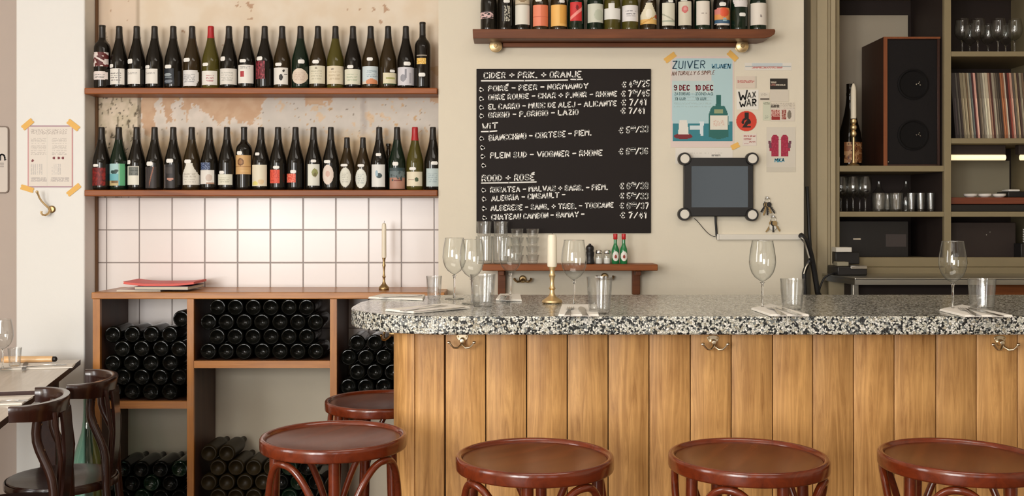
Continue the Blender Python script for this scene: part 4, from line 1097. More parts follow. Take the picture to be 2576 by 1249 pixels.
def pile(xa, xb, zbase, rows, y, label, mats, gap=None, align='left'):
    """hexagonal pile between xa and xb on zbase; rows = how many bottles in each row (None = as fit)"""
    wd = xb-xa
    nfit = int((wd-.004)/R2)
    g = gap or R2
    for j, cnt in enumerate(rows):
        odd = j % 2
        dyh = math.sqrt(max(R2*R2-(g/2)**2, (.04)**2))+.0006
        for i in range(cnt):
            x = xa+.003+r+i*g+(g/2 if odd else 0)
            if align == 'right': x = xb-.003-r-i*g-(g/2 if odd else 0)
            if x+r > xb-.001 or x-r < xa+.001: continue
            lay(x, zbase+r+.001+j*dyh, y+rz_.uniform(0,.012), label, mats(i, j))
DB = 4.425
lx0, lx1 = X(251,DC)+.001, X(469.5,DC)-.001
g_ = (lx1-lx0-.010-2*r)/3.52
pile(lx0+.004, lx1, zs_l, [4,4,4,4,4], DB, 'dark wine bottle lying base outward in the upper left bay of the cabinet', lambda i,j: 'bottle', gap=g_)
o = lay(lx1-r-.002, zs_l+r+.001+5*(math.sqrt(R2*R2-(g_/2)**2)+.0006)+.004, DB+.02, 'single dark wine bottle lying topmost in the upper left bay of the cabinet')
mx0, mx1 = X(487.5,DC)+.001, X(829.5,DC)-.001
g2 = .0768
pile(mx0+.012, mx1, zs_m, [7,7,7,7], DB, 'dark wine bottle lying base outward in the upper middle bay of the cabinet', lambda i,j: 'bottle', gap=g2)
rx0, rx1 = X(847.5,DC)+.001, X(1098.5,DC)-.001
pile(rx0+.002, rx1, zs_r, [5,4,5,4], DB+.01, 'dark wine bottle lying in the right bay of the cabinet behind the bar end', lambda i,j: 'bottle', gap=(rx1-rx0-.008-2*r)/4.52)
pile(lx0+.004, lx1, zfl, [4,4,4,4], DB, 'dark wine bottle lying in the bottom left bay of the cabinet', lambda i,j: 'bottle_green' if (i*3+j) % 4 == 0 else 'bottle', gap=g_)
pile(mx0+.012, mx1, zfl, [7,6,7,6,2], DB+.01, 'dusty wine bottle lying in the bottom middle bay of the cabinet', lambda i,j: 'bottle_dusty' if i < 4 else ('bottle_green' if (i+j)%2 else 'bottle'), gap=g2)

# ---- things on the cabinet
zt2 = ZC+.0005
def booklet(x0, x1, py_dummy, y0, y1, z0, th, name, label, cat, mats, rot=0, curl=0, skewy=0):
    cxm, cym = (x0+x1)/2, (y0+y1)/2
    o = thing(name, label, cat, (cxm, cym, z0), rot)
    hx, hy = (x1-x0)/2, (y1-y0)/2
    b = MB(); n = 10
    def zc(u): return th+curl*(u*u)
    for m_i, (za, zb, ins) in enumerate(((0,.12,0),(.12,.88,.002),(.88,1,0))):
        tp = []; bt = []
        for k in range(n+1):
            u = -1+2*k/n
            zz = lambda f: f*th+curl*max(0,abs(u)-.3)**2*(1 if u < 0 else .8)*1.6
            for s in (-1, 1):
                bt.append((u*(hx-ins), s*(hy-ins), zz(za))); tp.append((u*(hx-ins), s*(hy-ins), zz(zb)))
        base = len(b.v); b.v += bt+tp; q = 2*(n+1)
        mi = 1 if m_i == 1 else 0
        def f_(*ids): b.f.append([base+i for i in ids]); b.m.append(mi); b.c.append(None)
        for k in range(n):
            a = 2*k
            f_(a, a+1, a+3, a+2); f_(q+a, q+a+2, q+a+3, q+a+1); f_(a, a+2, q+a+2, q+a); f_(a+1, q+a+1, q+a+3, a+3)
        f_(0, q, q+1, 1); f_(2*n, 2*n+1, q+2*n+1, q+2*n)
    cov = MB(); pg = MB()
    for src, dst in ((0, cov), (1, pg)):
        idx = {}
        for f, mm in zip(b.f, b.m):
            if mm != src: continue
            ff_ = []
            for i in f:
                if i not in idx: idx[i] = len(dst.v); dst.v.append(b.v[i])
                ff_.append(idx[i])
            dst.f.append(ff_); dst.m.append(0); dst.c.append(None)
    cov.build('cover', mats[0], o, smooth=0); pg.build('pages', mats[1], o, smooth=0)
    return o
paper_w = plain('page edges', rgb(206,196,178), .8); mag_red = plain('red magazine cover', rgb(214,60,54), .45, var=.12, vscale=18)
booklet(X(312,4.55), X(420,4.55), 0, 4.45, 4.64, zt2, .007, 'brochure', 'white brochure lying lowest under the red magazine on the wine cabinet', 'brochure', (plain('white brochure', rgb(232,222,212), .5), paper_w), .05)
booklet(X(362,4.55), X(496,4.55), 0, 4.44, 4.64, zt2+.0072, .015, 'book', 'dark-spined book lying between brochure and red magazine on the wine cabinet', 'book', (plain('dark blue book cover', rgb(56,58,76), .45, var=.2), paper_w), -.04)
booklet(X(330,4.57), X(503,4.57), 0, 4.47, 4.68, zt2+.0225, .010, 'magazine', 'curled red magazine on top of the little stack on the wine cabinet', 'magazine', (mag_red, plain('red page edges', rgb(222,104,92), .6)), .03, curl=.012)
CAND = [(.036,0),(.038,.004),(.036,.010),(.026,.016),(.014,.024),(.009,.034),(.0085,.046),(.013,.052),(.0085,.058),(.007,.075),(.0095,.090),(.0125,.098),(.0085,.106),(.0095,.118),(.013,.126),(.0135,.134),(.0155,.137),(.0155,.142),(.0115,.142),(.0112,.128),(0,.128)]
def candlestick(p, label, hs, rs, mat, candle_label, ch, cr):
    t = thing('candlestick', label, 'candlestick', p)
    pr = [(r_*rs, z*hs) for r_, z in CAND]
    MB().lathe([(0,0)]+pr[:4], 28).build('base', mat, t)
    MB().lathe(pr[3:], 28).build('stem', mat, t)
    zc = p[2]+.1285*hs
    c = MB().lathe([(0,0),(cr*.92,0),(cr,.004),(cr*.94,ch*.9),(cr*.8,ch*.985),(cr*.3,ch),(0,ch*.995)], 20).build('candle', M['wax'], None, (p[0], p[1], zc))
    tag(c, candle_label, 'candle')
    MB().tube([(0,0,ch-.001),(.0006,0,ch+.005),(.002,0,ch+.010)], .0009, 6).build('wick', M['wick'], c)
Dk = 4.56; hk = (735-646)/F*Dk
candlestick(Vector((X(966,Dk), Dk, ZC+.0005)), 'slim aged brass candlestick on the wine cabinet in front of the tiles', hk/.142, .62, M['brass_old'], 'thin cream candle in the brass candlestick on the wine cabinet', (646-566)/F*Dk+.012, .0105)

# ================================================================ BAR COUNTER
HB = 1.098
DBF = 3.06; DBB = 3.885
t = thing('bar_counter', 'curved-end bar counter with speckled terrazzo top and vertical oak planks', 'bar counter', (1.0, 3.47, 0))
bo = t.location
xl = X(885, 3.385); rc = .33; xr = 2.75; thk = .055
def outline(x0, x1, y0, y1, rf, rb, n=18):
    pts = [(x1, y0)]
    pts += [(x0+rf-rf*math.sin(PI/2*k/n), y0+rf-rf*math.cos(PI/2*k/n)) for k in range(n+1)]
    pts += [(x0+rb-rb*math.cos(PI/2*k/n), y1-rb+rb*math.sin(PI/2*k/n)) for k in range(n+1)]
    pts += [(x1, y1)]
    return pts
ol = [(x-bo.x, y-bo.y) for x, y in outline(xl, xr, DBF, DBB, .34, .36)]
b = MB(); b.prism(ol[::-1], HB-thk, HB); b.build('countertop', M['terrazzo'], t, bevel=.005)
# plank front: runs along the front and bends round the left end
xe = X(993, 3.30); fy = 3.17; by_ = 3.40; rr_ = .110
path = [(xr, fy)]
path += [(xe+rr_-rr_*math.sin(PI/2*k/16), fy+rr_-rr_*math.cos(PI/2*k/16)) for k in range(17)]
path += [(xe, by_-.10), (xe, by_)]
# arc length positions with plank edges placed as in the photo
edges_px = [1040,1120,1222,1325,1427,1530,1633,1737,1840,1944,2045,2148,2250,2355,2457,2560]
xs_front = [X(p, fy) for p in edges_px]
def plank(b, pts, tone, off, z0, z1, th=.018, chf=.0022):
    """pts: plan polyline of the outer face, from right to left"""
    n = len(pts); nrm = []
    for i in range(n):
        d = Vector(pts[min(i+1,n-1)])-Vector(pts[max(i-1,0)]); d = Vector((d[0], d[1])); d.normalize()
        nrm.append(Vector((-d.y, d.x)))
    # outward normal must look to -y / -x: path runs right->left, so outward is (dy, -dx) flipped
    out = []
    for p, q in zip(pts, nrm):
        if q.y > 0 or (abs(q.y) < .3 and q.x > 0): q = -q
        out.append((Vector(p), q))
    c = (tone, off, off*1.7 % 1, 1)
    vs_ = []
    for i, (p, q) in enumerate(out):
        e = chf if i in (0, n-1) else 0
        a = p - q*e; bk = p - q*th
        vs_ += [(a.x-bo.x, a.y-bo.y, z0), (a.x-bo.x, a.y-bo.y, z1), (bk.x-bo.x, bk.y-bo.y, z0), (bk.x-bo.x, bk.y-bo.y, z1)]
    fs = []
    for i in range(n-1):
        a, c2 = 4*i, 4*(i+1)
        fs += [(a, c2, c2+1, a+1), (a+2, a+3, c2+3, c2+2), (a, a+2, c2+2, c2), (a+1, c2+1, c2+3, a+3)]
    fs += [(0,1,3,2), (4*(n-1), 4*(n-1)+2, 4*(n-1)+3, 4*(n-1)+1)]
    b.add(vs_, fs, 0, c)
b = MB(); rp_ = random.Random(21)
zb0, zb1 = .07, HB-thk-.001
tones = [.62,.58,.40,.50,.34,.46,.56,.52,.48,.60,.42,.66,.50,.36,.54,.44,.5]
gap = .0016
xs2 = [xr]+xs_front[::-1]      # right to left
xs2 = [x for x in xs2 if x <= xr]
for k in range(len(xs2)-1):
    xa, xb = xs2[k]-gap, xs2[k+1]+gap
    i_ = len(xs2)-2-k
    if xb < xe+rr_: continue
    if xa > xe+rr_:
        pts = [(xa, fy), (xa-.004, fy), (xb+.004, fy), (xb, fy)]
        plank(b, pts, tones[(i_) % len(tones)], rp_.random(), zb0, zb1)
# last straight edge then the rounded corner as two planks, then the end return
arc = [(xe+rr_-rr_*math.sin(PI/2*k/24), fy+rr_-rr_*math.cos(PI/2*k/24)) for k in range(25)]
x_last = min(x for x in xs2 if x >= xe+rr_)
pre = [(x_last-gap, fy), (x_last-gap-.003, fy), (xe+rr_, fy)]
seq = pre + arc[1:]
def px_of(p): return CX+F*p[0]/p[1]
cutpx = [e for e in edges_px if e < px_of((x_last-.01, fy))]
cur = []; planks = []; cuts = sorted(cutpx, reverse=True)
for p in seq:
    while cuts and px_of(p) < cuts[0]:
        if len(cur) > 1: planks.append(cur)
        cur = [cur[-1]] if cur else []; cuts.pop(0)
    cur.append(p)
cur += [(xe, fy+rr_+.02)]
planks.append(cur)
for k, pts in enumerate(planks):
    pts = [Vector(p) for p in pts]
    d0 = (pts[1]-pts[0]).normalized(); d1 = (pts[-2]-pts[-1]).normalized()
    pts[0] = pts[0]+d0*gap; pts[-1] = pts[-1]+d1*gap
    pts = [tuple(p) for p in pts]
    plank(b, pts, [.60,.66,.74][k % 3], rp_.random(), zb0, zb1)
y = fy+rr_+.02
while y < by_-.02:
    y2 = min(y+.125, by_); plank(b, [(xe, y+gap), (xe, y+.006), (xe, y2-.006), (xe, y2-gap)], rp_.uniform(.4,.7), rp_.random(), zb0, zb1); y = y2
b.build('front_panel', M['oak'], t, smooth=40)
b = MB(); b.box(.05-bo.x, xr-.001-bo.x, by_+.0005-bo.y, DBB-.10-bo.y, 0, zb1); core = [(x-bo.x, y-bo.y) for x, y in outline(xe+.019, xr-.001, fy+.019, by_, rr_-.019, .02, 10)]
b.prism(core[::-1], 0, zb1); b.build('core', plain('dark bar core', rgb(60,40,26), .7), t, smooth=0)

def coat_hook(px, py, label, big=1.0, loc=None, rz=0, mat='pale_metal'):
    p = loc or P(px, py, fy)
    t = thing('coat_hook', label, 'hook', (p[0], p[1]-.0005 if not loc else p[1], p[2]), rz, 'double hooks under the bar counter')
    # shield-shaped plate
    sh = [(-.0185,.012),(-.012,.017),(0,.019),(.012,.017),(.0185,.012),(.016,.003),(.011,-.003),(.008,-.012),(-.008,-.012),(-.011,-.003),(-.016,.003)]
    n = len(sh); b = MB()
    b.add([(x,-.004,z) for x,z in sh]+[(x,0,z) for x,z in sh], [tuple(range(n)), tuple(range(n,2*n))[::-1]]+[(k,n+k,n+(k+1)%n,(k+1)%n) for k in range(n)])
    b.lathe([(0,-.022),(.007,-.021),(.010,-.012),(.010,-.003)], 12, (0,0,-.002), axis='y')
    b.build('plate', M[mat], t, bevel=.001)
    for s in (-1, 1):
        MB().lathe([(0,-.0062),(.0026,-.0058),(.003,-.004)], 8, (s*.0125,0,.010), axis='y').build('screw', M['brass_old'], t)
        pts = [(0,-.016,-.006),(s*.004,-.024,-.015),(s*.013,-.034,-.022),(s*.024,-.040,-.020),(s*.032,-.042,-.012),(s*.036,-.042,-.006)]
        b = MB(); b.tube(pts, [.0042,.004,.0034,.003,.003,.0034], 8); b.sphere((s*.038,-.042,-.004), .0048, 10, sc=(1.3,1,1)); b.build('prong', M[mat], t)
    return t
coat_hook(1163, 855, 'pale metal double hook on the left bar plank under the counter edge')
coat_hook(1793, 859, 'pale metal double hook in the middle of the bar front')
coat_hook(2514, 860, 'pale metal double hook at the right end of the bar front')
q = (xe-.0005, 3.335, Z(838, 3.335))
coat_hook(0, 0, 'dark brass double hook on the left end face of the bar', loc=q, rz=-PI/2, mat='brass_old')

# ---- place settings
Zc = HB+.0008
WG = [(.0036,.006),(.0034,.012),(.0034,.070),(.0042,.082),(.0100,.090),(.0240,.100),(.0340,.114),(.0400,.131),(.0424,.148),(.0412,.168),(.0380,.190),(.0345,.208),(.0332,.217)]
glass0 = [None]
def wine_glass(px, pyb, label, z=Zc, rs=1.0, hs=1.0, name='wine_glass', group='wine glasses on the bar'):
    p = PZ(px, pyb, z); p.z = z
    if glass0[0] is None:
        t = thing(name, label, 'wine glass', p, 0, group)
        bw = WG[3:]
        prof = [(0,.0835)]+[(r_, z_) for r_, z_ in bw[1:]]
        inner = [(r_-.0011, z_) for r_, z_ in bw[3:]][::-1]
        MB().lathe(prof, 36).build('bowl', M['glass'], t, smooth=60)
        MB().tube([(.0333*math.cos(a), .0333*math.sin(a), .2168) for a in [2*PI*k/40 for k in range(40)]], .0008, 6, closed=True).build('rim', M['glass_solid'], t)
        MB().lathe([(0,.0015),(.0052,.004),(.0038,.010),(.0033,.02),(.0033,.068),(.0042,.078),(.0085,.0845),(0,.0850)], 18).build('stem', M['glass_solid'], t)
        MB().lathe([(0,0),(.034,0),(.0355,.0008),(.034,.0018),(.018,.0034),(.006,.006),(0,.007)], 36).build('foot', M['glass'], t)
        glass0[0] = t
    else:
        t = copy_tree(glass0[0], p, label, group=group)
        t.name = name
    t.location = p; t.scale = (rs, rs, hs)
    return t
wine_glass(1143, 752, 'leftmost wine glass on the bar, farther back than its neighbour')
wine_glass(1187, 764, 'second wine glass from the left on the bar, in front of the leftmost one')
wine_glass(1284, 747, 'wine glass near the bar\'s back edge, before the small reddish shelf')
wine_glass(1444, 771, 'wine glass on the napkin right of the thick cream candle')
wine_glass(1918, 777, 'wine glass on the napkin below the tablet')
wine_glass(2397, 781, 'wine glass farthest right on the bar, before the dark shelving')
def tumbler_mesh(name, rt, rb_, h, n=48, flute=.035, nf=12):
    mod = lambda r_, z_, a: r_*(1+flute*abs(math.sin(a*nf/2))*(1 if .012 < z_ < h*.86 else 0)-flute*.5)
    b = MB(); prof = [(0,0),(rb_*.9,0),(rb_,.003)]+[(rb_+(rt-rb_)*k/7, .003+(h-.003)*k/7) for k in range(1,8)]
    b.lathe(prof, n, mod=mod, m=0)
    b.lathe([(rt*.985,h),(rt*.955,h*.99)]+[(rb_+(rt-rb_)*k/6-.0025, h*.985-(h*.985-.012)*(1-k/6)) for k in range(5,-1,-1)]+[(0,.011)], n, m=0)
    return b
def tumbler(px, pyb, label, rt, h, z=Zc, group='tumblers on the bar', rb_=None, D=None, name='tumbler', mat='tumbler', flute=.035):
    p = PZ(px, pyb, z) if D is None else Vector((X(px, D), D, z)); p.z = z
    o = tumbler_mesh(name, rt, rb_ or rt*.78, h, flute=flute).build(name, M[mat], None, p, smooth=50)
    return tag(o, label, 'tumbler', group)
tumbler(1092, 754, 'leftmost tumbler on the bar', .0285, .083)
tumbler(1232, 745, 'small tumbler standing behind the front tumbler, left of the candle', .0215, .080, flute=.02)
tumbler(1214, 771, 'fluted tumbler in front, below the second wine glass from the left', .0415, .104)
tumbler(1508, 789, 'fluted tumbler beside the wine glass right of the thick cream candle', .0400, .111)
tumbler(1993, 778, 'fluted tumbler on the napkin below the tablet', .0385, .096)
tumbler(2470, 784, 'fluted tumbler farthest right on the bar', .0420, .101)

def quad_slab(name, corners, z0, th, mat, label, cat, group, folds=True):
    c = [PZ(x, y, z0) for x, y in corners]
    o = sum(c, Vector())/4; o.z = z0
    t = thing(name, label, cat, o, 0, group)
    def slab(k, za, zb, nm):
        pts = [((p.x-o.x)*k, (p.y-o.y)*k) for p in c]
        n = 8; poly = []
        for i in range(4):
            a, b2 = Vector(pts[i]), Vector(pts[(i+1) % 4])
            for q in range(n): poly.append(tuple(a+(b2-a)*q/n))
        area = sum(poly[i][0]*poly[(i+1)%len(poly)][1]-poly[(i+1)%len(poly)][0]*poly[i][1] for i in range(len(poly)))
        if area < 0: poly = poly[::-1]
        MB().prism(poly, za, zb).build(nm, mat, t, smooth=0, bevel=min(.0012, th*.3))
    slab(1.0, 0, th*.48, 'lower_fold'); slab(.985, th*.5, th, 'upper_fold')
    return t, o, c
def cutlery(kind, p, ang, L, label, z, group, mat='steel', wide=1.0):
    b = MB()
    def strip(pts):  # (x, halfwidth, z)
        n = len(pts); vs_ = []
        for x, hw, zz in pts: vs_ += [(x, -hw*wide, zz), (x, hw*wide, zz), (x, hw*wide, zz+.0018), (x, -hw*wide, zz+.0018)]
        fs = []
        for i in range(n-1):
            a, c = 4*i, 4*(i+1)
            fs += [(a+k, c+k, c+(k+1) % 4, a+(k+1) % 4) for k in range(4)]
        fs += [(3,2,1,0), tuple(4*(n-1)+k for k in range(4))]
        b.add(vs_, fs)
    if kind == 'fork':
        strip([(0,.006,0),(.004,.0085,0),(L*.25,.0075,.0004),(L*.5,.0035,.004),(L*.68,.0035,.005),(L*.74,.009,.003),(L*.79,.0115,.0015)])
        for k in range(4):
            yy = (-.0088+.00587*k)*wide
            b.box(L*.785, L*.97, yy-.0013, yy+.0013, .0012, .0028); b.box(L*.97, L, yy-.0009, yy+.0009, .0016, .0026)
    else:
        strip([(0,.006,0),(.004,.008,0),(L*.4,.0072,0),(L*.44,.006,0)])
        strip([(L*.44,.006,0),(L*.5,.009,0),(L*.8,.0095,0),(L*.93,.0065,0),(L,.001,0)])
    o = b.build(kind, M[mat], None, (p[0], p[1], z), (0,0,ang))
    return tag(o, label, kind, group)
NP = 'napkins on the bar'; CU = 'cutlery on the bar napkins'
def setting(corners, label, cut):
    t, o, c = quad_slab('napkin', corners, Zc, .0065, M['napkin'], label, 'napkin', NP)
    for kind, (x0, y0), (x1, y1), lb in cut:
        zt_n = Zc+.0075
        a, b2 = PZ(x0, y0, zt_n), PZ(x1, y1, zt_n); d = b2-a
        cutlery(kind, a, math.atan2(d.y, d.x), d.length, lb, zt_n, CU, wide=1.1)
setting([(926,752),(1064,757),(1070,746),(962,744)], 'napkin at the far left back of the bar top', [
    ('knife',(955,749),(1062,744.5),'knife on the far left back napkin')])
setting([(968,783),(1040,790),(1183,777),(1120,768)], 'napkin at the front of the bar\'s rounded left end', [
    ('fork',(1010,783),(1120,770),'fork on the napkin at the bar\'s rounded left end'), ('knife',(1046,786),(1170,773.5),'knife on the napkin at the bar\'s rounded left end')])
setting([(1247,757),(1313,759),(1309,743.5),(1257,743.5)], 'small napkin under the wine glass at the bar\'s back edge', [
    ('fork',(1262,756),(1268,745),'fork on the small napkin at the back edge of the bar'), ('knife',(1277,757),(1279,745),'knife on the small napkin at the back edge of the bar')])
setting([(1404,797),(1507,797),(1500,771),(1413,771)], 'napkin under the wine glass right of the cream candle', [
    ('fork',(1428,795),(1436,774),'fork on the napkin right of the cream candle'), ('knife',(1473,796),(1461,773),'knife on the napkin right of the cream candle')])
setting([(1889,780),(1938,797),(2036,797),(1938,769)], 'napkin under the wine glass below the tablet', [
    ('fork',(1972,795),(1936,774),'fork on the napkin below the tablet'), ('knife',(2012,795),(1953,773),'knife on the napkin below the tablet')])
setting([(2363,783),(2428,799),(2549,799),(2420,771)], 'napkin farthest right on the bar', [
    ('fork',(2462,797),(2418,777),'fork on the napkin farthest right on the bar'), ('knife',(2520,797),(2436,776),'knife on the napkin farthest right on the bar')])
pc = PZ(1389, 763, Zc); pc.z = Zc
hc = (763-662)/F*pc.y
candlestick(pc, 'turned golden brass candlestick standing on the bar top', hc/.142, .92, M['brass'], 'thick cream candle in the golden candlestick on the bar top', (662-590)/F*pc.y+.013, .0165)

# ---- on the small shelf
zg = ZG+.0006
for k, (px, lb) in enumerate(((1218,'first'), (1260,'second'))):
    Dg = 4.53; rr0 = .0365
    h1 = (662-594)/F*Dg; h2 = (592-559)/F*Dg
    z = zg
    tumbler(px, 0, ('lower' )+' glass of the %s stack from the left on the small reddish shelf' % lb, rr0, h1, z, 'stacked glasses on the small shelf', rr0*.92, Dg, flute=.0)
    tumbler(px, 0, 'upper glass of the %s stack from the left on the small reddish shelf' % lb, rr0*.93, h2+.008, z+h1+.0006, 'stacked glasses on the small shelf', rr0*.8, Dg, flute=.02)
names4 = ['lowest', 'second lowest', 'second highest', 'highest']
for k, (px, lb) in enumerate(((1301,'third'), (1340,'fourth'))):
    Dg = 4.53; z = zg
    hh = (662-574)/F*Dg/4
    for j in range(4):
        tumbler(px, 0, '%s tumbler in the %s stack from the left on the small reddish shelf' % (names4[j], lb), .0300, hh-.0008, z, 'stacked glasses on the small shelf', .0215, Dg, flute=.03)
        z += hh
Dg = 4.52
o = MB().lathe([(0,0),(.020,0),(.0215,.004),(.0195,.014),(.0165,.026),(.0190,.038),(.0195,.050),(.0165,.054),(.0165,.058),(.0185,.064),(.0170,.074),(.0105,.080),(.006,.081),(.006,.086),(0,.088)], 22).build('pepper_mill', M['black'], None, (X(1484,Dg), Dg, zg))
tag(o, 'squat black pepper mill on the small reddish shelf', 'pepper mill')
for px, lb in ((1506.5,'glass shaker with a steel cap beside the black pepper mill'), (1527,'glass shaker with a steel cap beside the small green bottles')):
    t = thing('salt_shaker', lb, 'shaker', (X(px,Dg), Dg, zg), 0, 'shakers on the small shelf')
    MB().lathe([(0,0),(.0150,0),(.0160,.002),(.0155,.040),(.0135,.045)], 18).build('jar', M['shaker_glass'], t)
    MB().lathe([(0,.0015),(.0142,.0015),(.0142,.026),(0,.027)], 16).build('salt', M['salt'], t)
    MB().lathe([(.0142,.044),(.0148,.046),(.0148,.054),(.011,.060),(0,.062)], 18).build('cap', M['steel'], t)
for px, lb in ((1548,'left of the two small green bottles with red caps on the small shelf'), (1569,'right of the two small green bottles with red caps on the small shelf')):
    t = MB().lathe([(0,0),(.0150,0),(.0165,.003),(.0165,.056),(.0150,.066),(.0085,.082),(.0072,.090),(.0072,.108),(0,.109)], 22).build('sauce_bottle', M['green'], None, (X(px,Dg), Dg, zg))
    tag(t, lb, 'bottle', 'small green sauce bottles')
    MB().lathe([(.0078,.106),(.0092,.108),(.0095,.128),(.0085,.131),(0,.1315)], 16).build('cap', M['red'], t)
    b = MB()
    def plc(u, v):
        a = (u-.5)*1.9; return (math.sin(a)*.0170, -math.cos(a)*.0170, .012+.042*v)
    paint_patch(b, art((232,230,222), [('e',.5,.45,.18,.2,(150,60,50))], 'oval'), plc, 18, 18)
    b.build('label', M['label'], t, smooth=60, recalc=False)

# ================================================================ BAR STOOLS
HS = .795; RS = .200
def arc_pts(f, n): return [f(k/n) for k in range(n+1)]
def make_stool():
    t = thing('bar_stool', '', 'bar stool')
    # seat: dished plywood disc inside a bent rim
    MB().lathe([(0,HS-.030),(.180,HS-.030),(.1815,HS-.010),(.172,HS-.0095),(.155,HS-.0115),(.115,HS-.0175),(.06,HS-.0215),(0,HS-.0225)], 64).build('seat', M['stool_seat'], t, smooth=50)
    MB().lathe([(.181,HS-.036),(.1955,HS-.036),(.1985,HS-.0345),(.1995,HS-.031),(.200,HS-.012),(.1995,HS-.0055),(.197,HS-.0015),(.193,HS-.0002),(.188,HS-.0008),(.1845,HS-.004),(.1815,HS-.012),(.181,HS-.036)], 72).build('seat_rim', M['stool'], t, smooth=70)
    LR = .158
    for k in range(4):
        a = PI/4+k*PI/2
        top = Vector((LR*math.cos(a), LR*math.sin(a), HS-.0315)); foot = Vector((.205*math.cos(a), .205*math.sin(a), 0))
        pts = []
        for q in range(13):
            u = q/12; s_ = u**1.6
            p = top.lerp(foot, s_); p.z = top.z*(1-u); pts.append(p)
        MB().tube(pts, [.0150]*3+[.0150-.0003*q for q in range(10)], 14).build('leg', M['stool'], t)
    for k in range(4):
        a0 = PI/4+k*PI/2; am = a0+PI/4; a1 = a0+PI/2
        pts = []
        for q in range(29):
            u = q/28; e = abs(2*u-1)
            a = am+(a1-a0)*.5*.93*(2*u-1)*(1-.10*(1-e))
            z = (HS-.047)-.235*e**2.3
            R_ = LR+.030-.012*e
            pts.append((R_*math.cos(a), R_*math.sin(a), z))
        # straight feet of the hoop, running down beside the legs
        p0, p1 = Vector(pts[0]), Vector(pts[-1])
        d0 = [Vector((p0.x*(1+.03*j), p0.y*(1+.03*j), p0.z-.055*j)) for j in (2, 1)]
        d1 = [Vector((p1.x*(1+.03*j), p1.y*(1+.03*j), p1.z-.055*j)) for j in (1, 2)]
        MB().tube(d0+[Vector(p) for p in pts]+d1, .0098, 12).build('arch', M['stool'], t)
    MB().tube([(.166*math.cos(a), .166*math.sin(a), .30) for a in [2*PI*k/48 for k in range(48)]], .0105, 10, closed=True).build('foot_ring', M['stool'], t)
    return t
stool = make_stool()
SG = 'bentwood bar stools at the bar'
STS = [(840, 1093, -80-45, 'reddish bentwood bar stool left of the bar, nearer of the two at the bar\'s end'),
       (962, 1004, -62-45, 'reddish bentwood bar stool half hidden behind the left corner of the bar'),
       (1345, 1143, -97.5-45, 'leftmost of the three bar stools in front of the oak planks'),
       (1882, 1143, -72-45, 'middle of the three bar stools in front of the oak planks'),
       (2417, 1143, -70-45, 'rightmost of the three bar stools in front of the oak planks')]
for k, (px, pyc, deg, lb) in enumerate(STS):
    p = PZ(px, pyc, HS) if k != 1 else P(px, pyc, 3.62)
    sc_ = p.z/HS
    o = stool if k == 0 else copy_tree(stool, p)
    p.z = 0; o.location = p; o.rotation_euler = (0, 0, math.radians(deg)); o.scale = (1, 1, sc_)
    tag(o, lb, 'bar stool', SG)

# ================================================================ TABLES AND CHAIRS at the left
HT = .770
dv = Vector((.230, -.973, 0)).normalized(); nv_ = Vector((-dv.y, dv.x, 0))   # along the tables towards us; nv_ to the right
FR = Vector((-1.872, 4.485, 0))
rzt = math.atan2(-dv.x*-1, -dv.y)    # table turned so that its local -y runs along dv
rzt = math.atan2(dv.x, -dv.y)
def table(L0, L1, label, legs):
    o3 = FR+dv*((L0+L1)/2)-nv_*.36
    t = thing('dining_table', label, 'table', (o3.x, o3.y, 0), rzt, 'wooden dining tables at the left')
    hl = (L1-L0)/2
    b = MB(); b.box(-.36, .36, -hl, hl, HT-.022, HT-.0015, 1); b.box(-.36, .36, -hl, hl, HT-.0015, HT, 0)
    b.v = [(x, y, z) for x, y, z in b.v]
    b.build('table_top', [M['table_top'], M['table_edge']], t, smooth=0)
    fl = .20 if len(legs) == 2 else .05
    for (x, yy) in legs:
        MB().box(x-.030, x+.030, yy-.030, yy+.030, .025, HT-.0225).build('leg', M['table_edge'], t, bevel=.003)
        MB().box(x-.030, x+.030, yy-fl, yy+fl, 0, .0245).build('foot', M['table_edge'], t, bevel=.003)
    MB().box(-.27, .27, -.03, .03, HT-.09, HT-.0225).build('apron', M['table_edge'], t)
    return t
table(0, .80, 'dining table against the white pier, farther of the two at the left edge', [(.305, .03), (-.305, .03)])
table(.90, 1.70, 'dining table in the lower left corner, nearer of the two', [(.17, .30), (-.17, .30), (.17, -.30), (-.17, -.30)])
ZT = HT+.0006
NT = 'napkins on the left tables'; CT = 'cutlery on the left tables'
quad = [PZ(x, y, ZT) for x, y in ((-110,936),(100,929),(187,926),(60,914),(-120,918))]
t, o, c = quad_slab('napkin', [(-110,936),(183,927),(190,918),(-100,915)], ZT, .005, M['napkin'], 'white napkin on the table against the white pier', 'napkin', NT)
def cut2(kind, p0, p1, lb, z=ZT+.0058, mat='steel'):
    a, b2 = PZ(p0[0], p0[1], z), PZ(p1[0], p1[1], z); d = b2-a
    cutlery(kind, a, math.atan2(d.y, d.x), d.length, lb, z, CT, mat)
cut2('knife', (60,930), (66,912), 'dark-handled knife on the napkin of the table against the pier', mat='black')
cut2('fork', (40,924), (168,919), 'steel fork on the napkin of the table against the pier')
quad_slab('napkin', [(-60,1024),(56,1019),(84,1002),(-40,1005)], ZT, .005, M['napkin'], 'white napkin on the nearer left table, partly behind the chair back', 'napkin', NT)
cut2('fork', (-40,1014), (70,1009.5), 'steel fork on the nearer left table beside the chair back')
p = PZ(7, 933, ZT)
wine_glass(7, 929, 'wine glass cut by the left edge of the photo, on the table against the pier', ZT+.0056, .95, .92, group='wine glass on the left table')
tumbler(37, 921, 'small clear tumbler on the table against the white pier', .0275, .074, ZT+.0056, 'tumbler on the left table', flute=.01)
p0, p1 = PZ(6, 907, ZT+.013), PZ(133, 905.5, ZT+.013)
d = (p1-p0); L = d.length
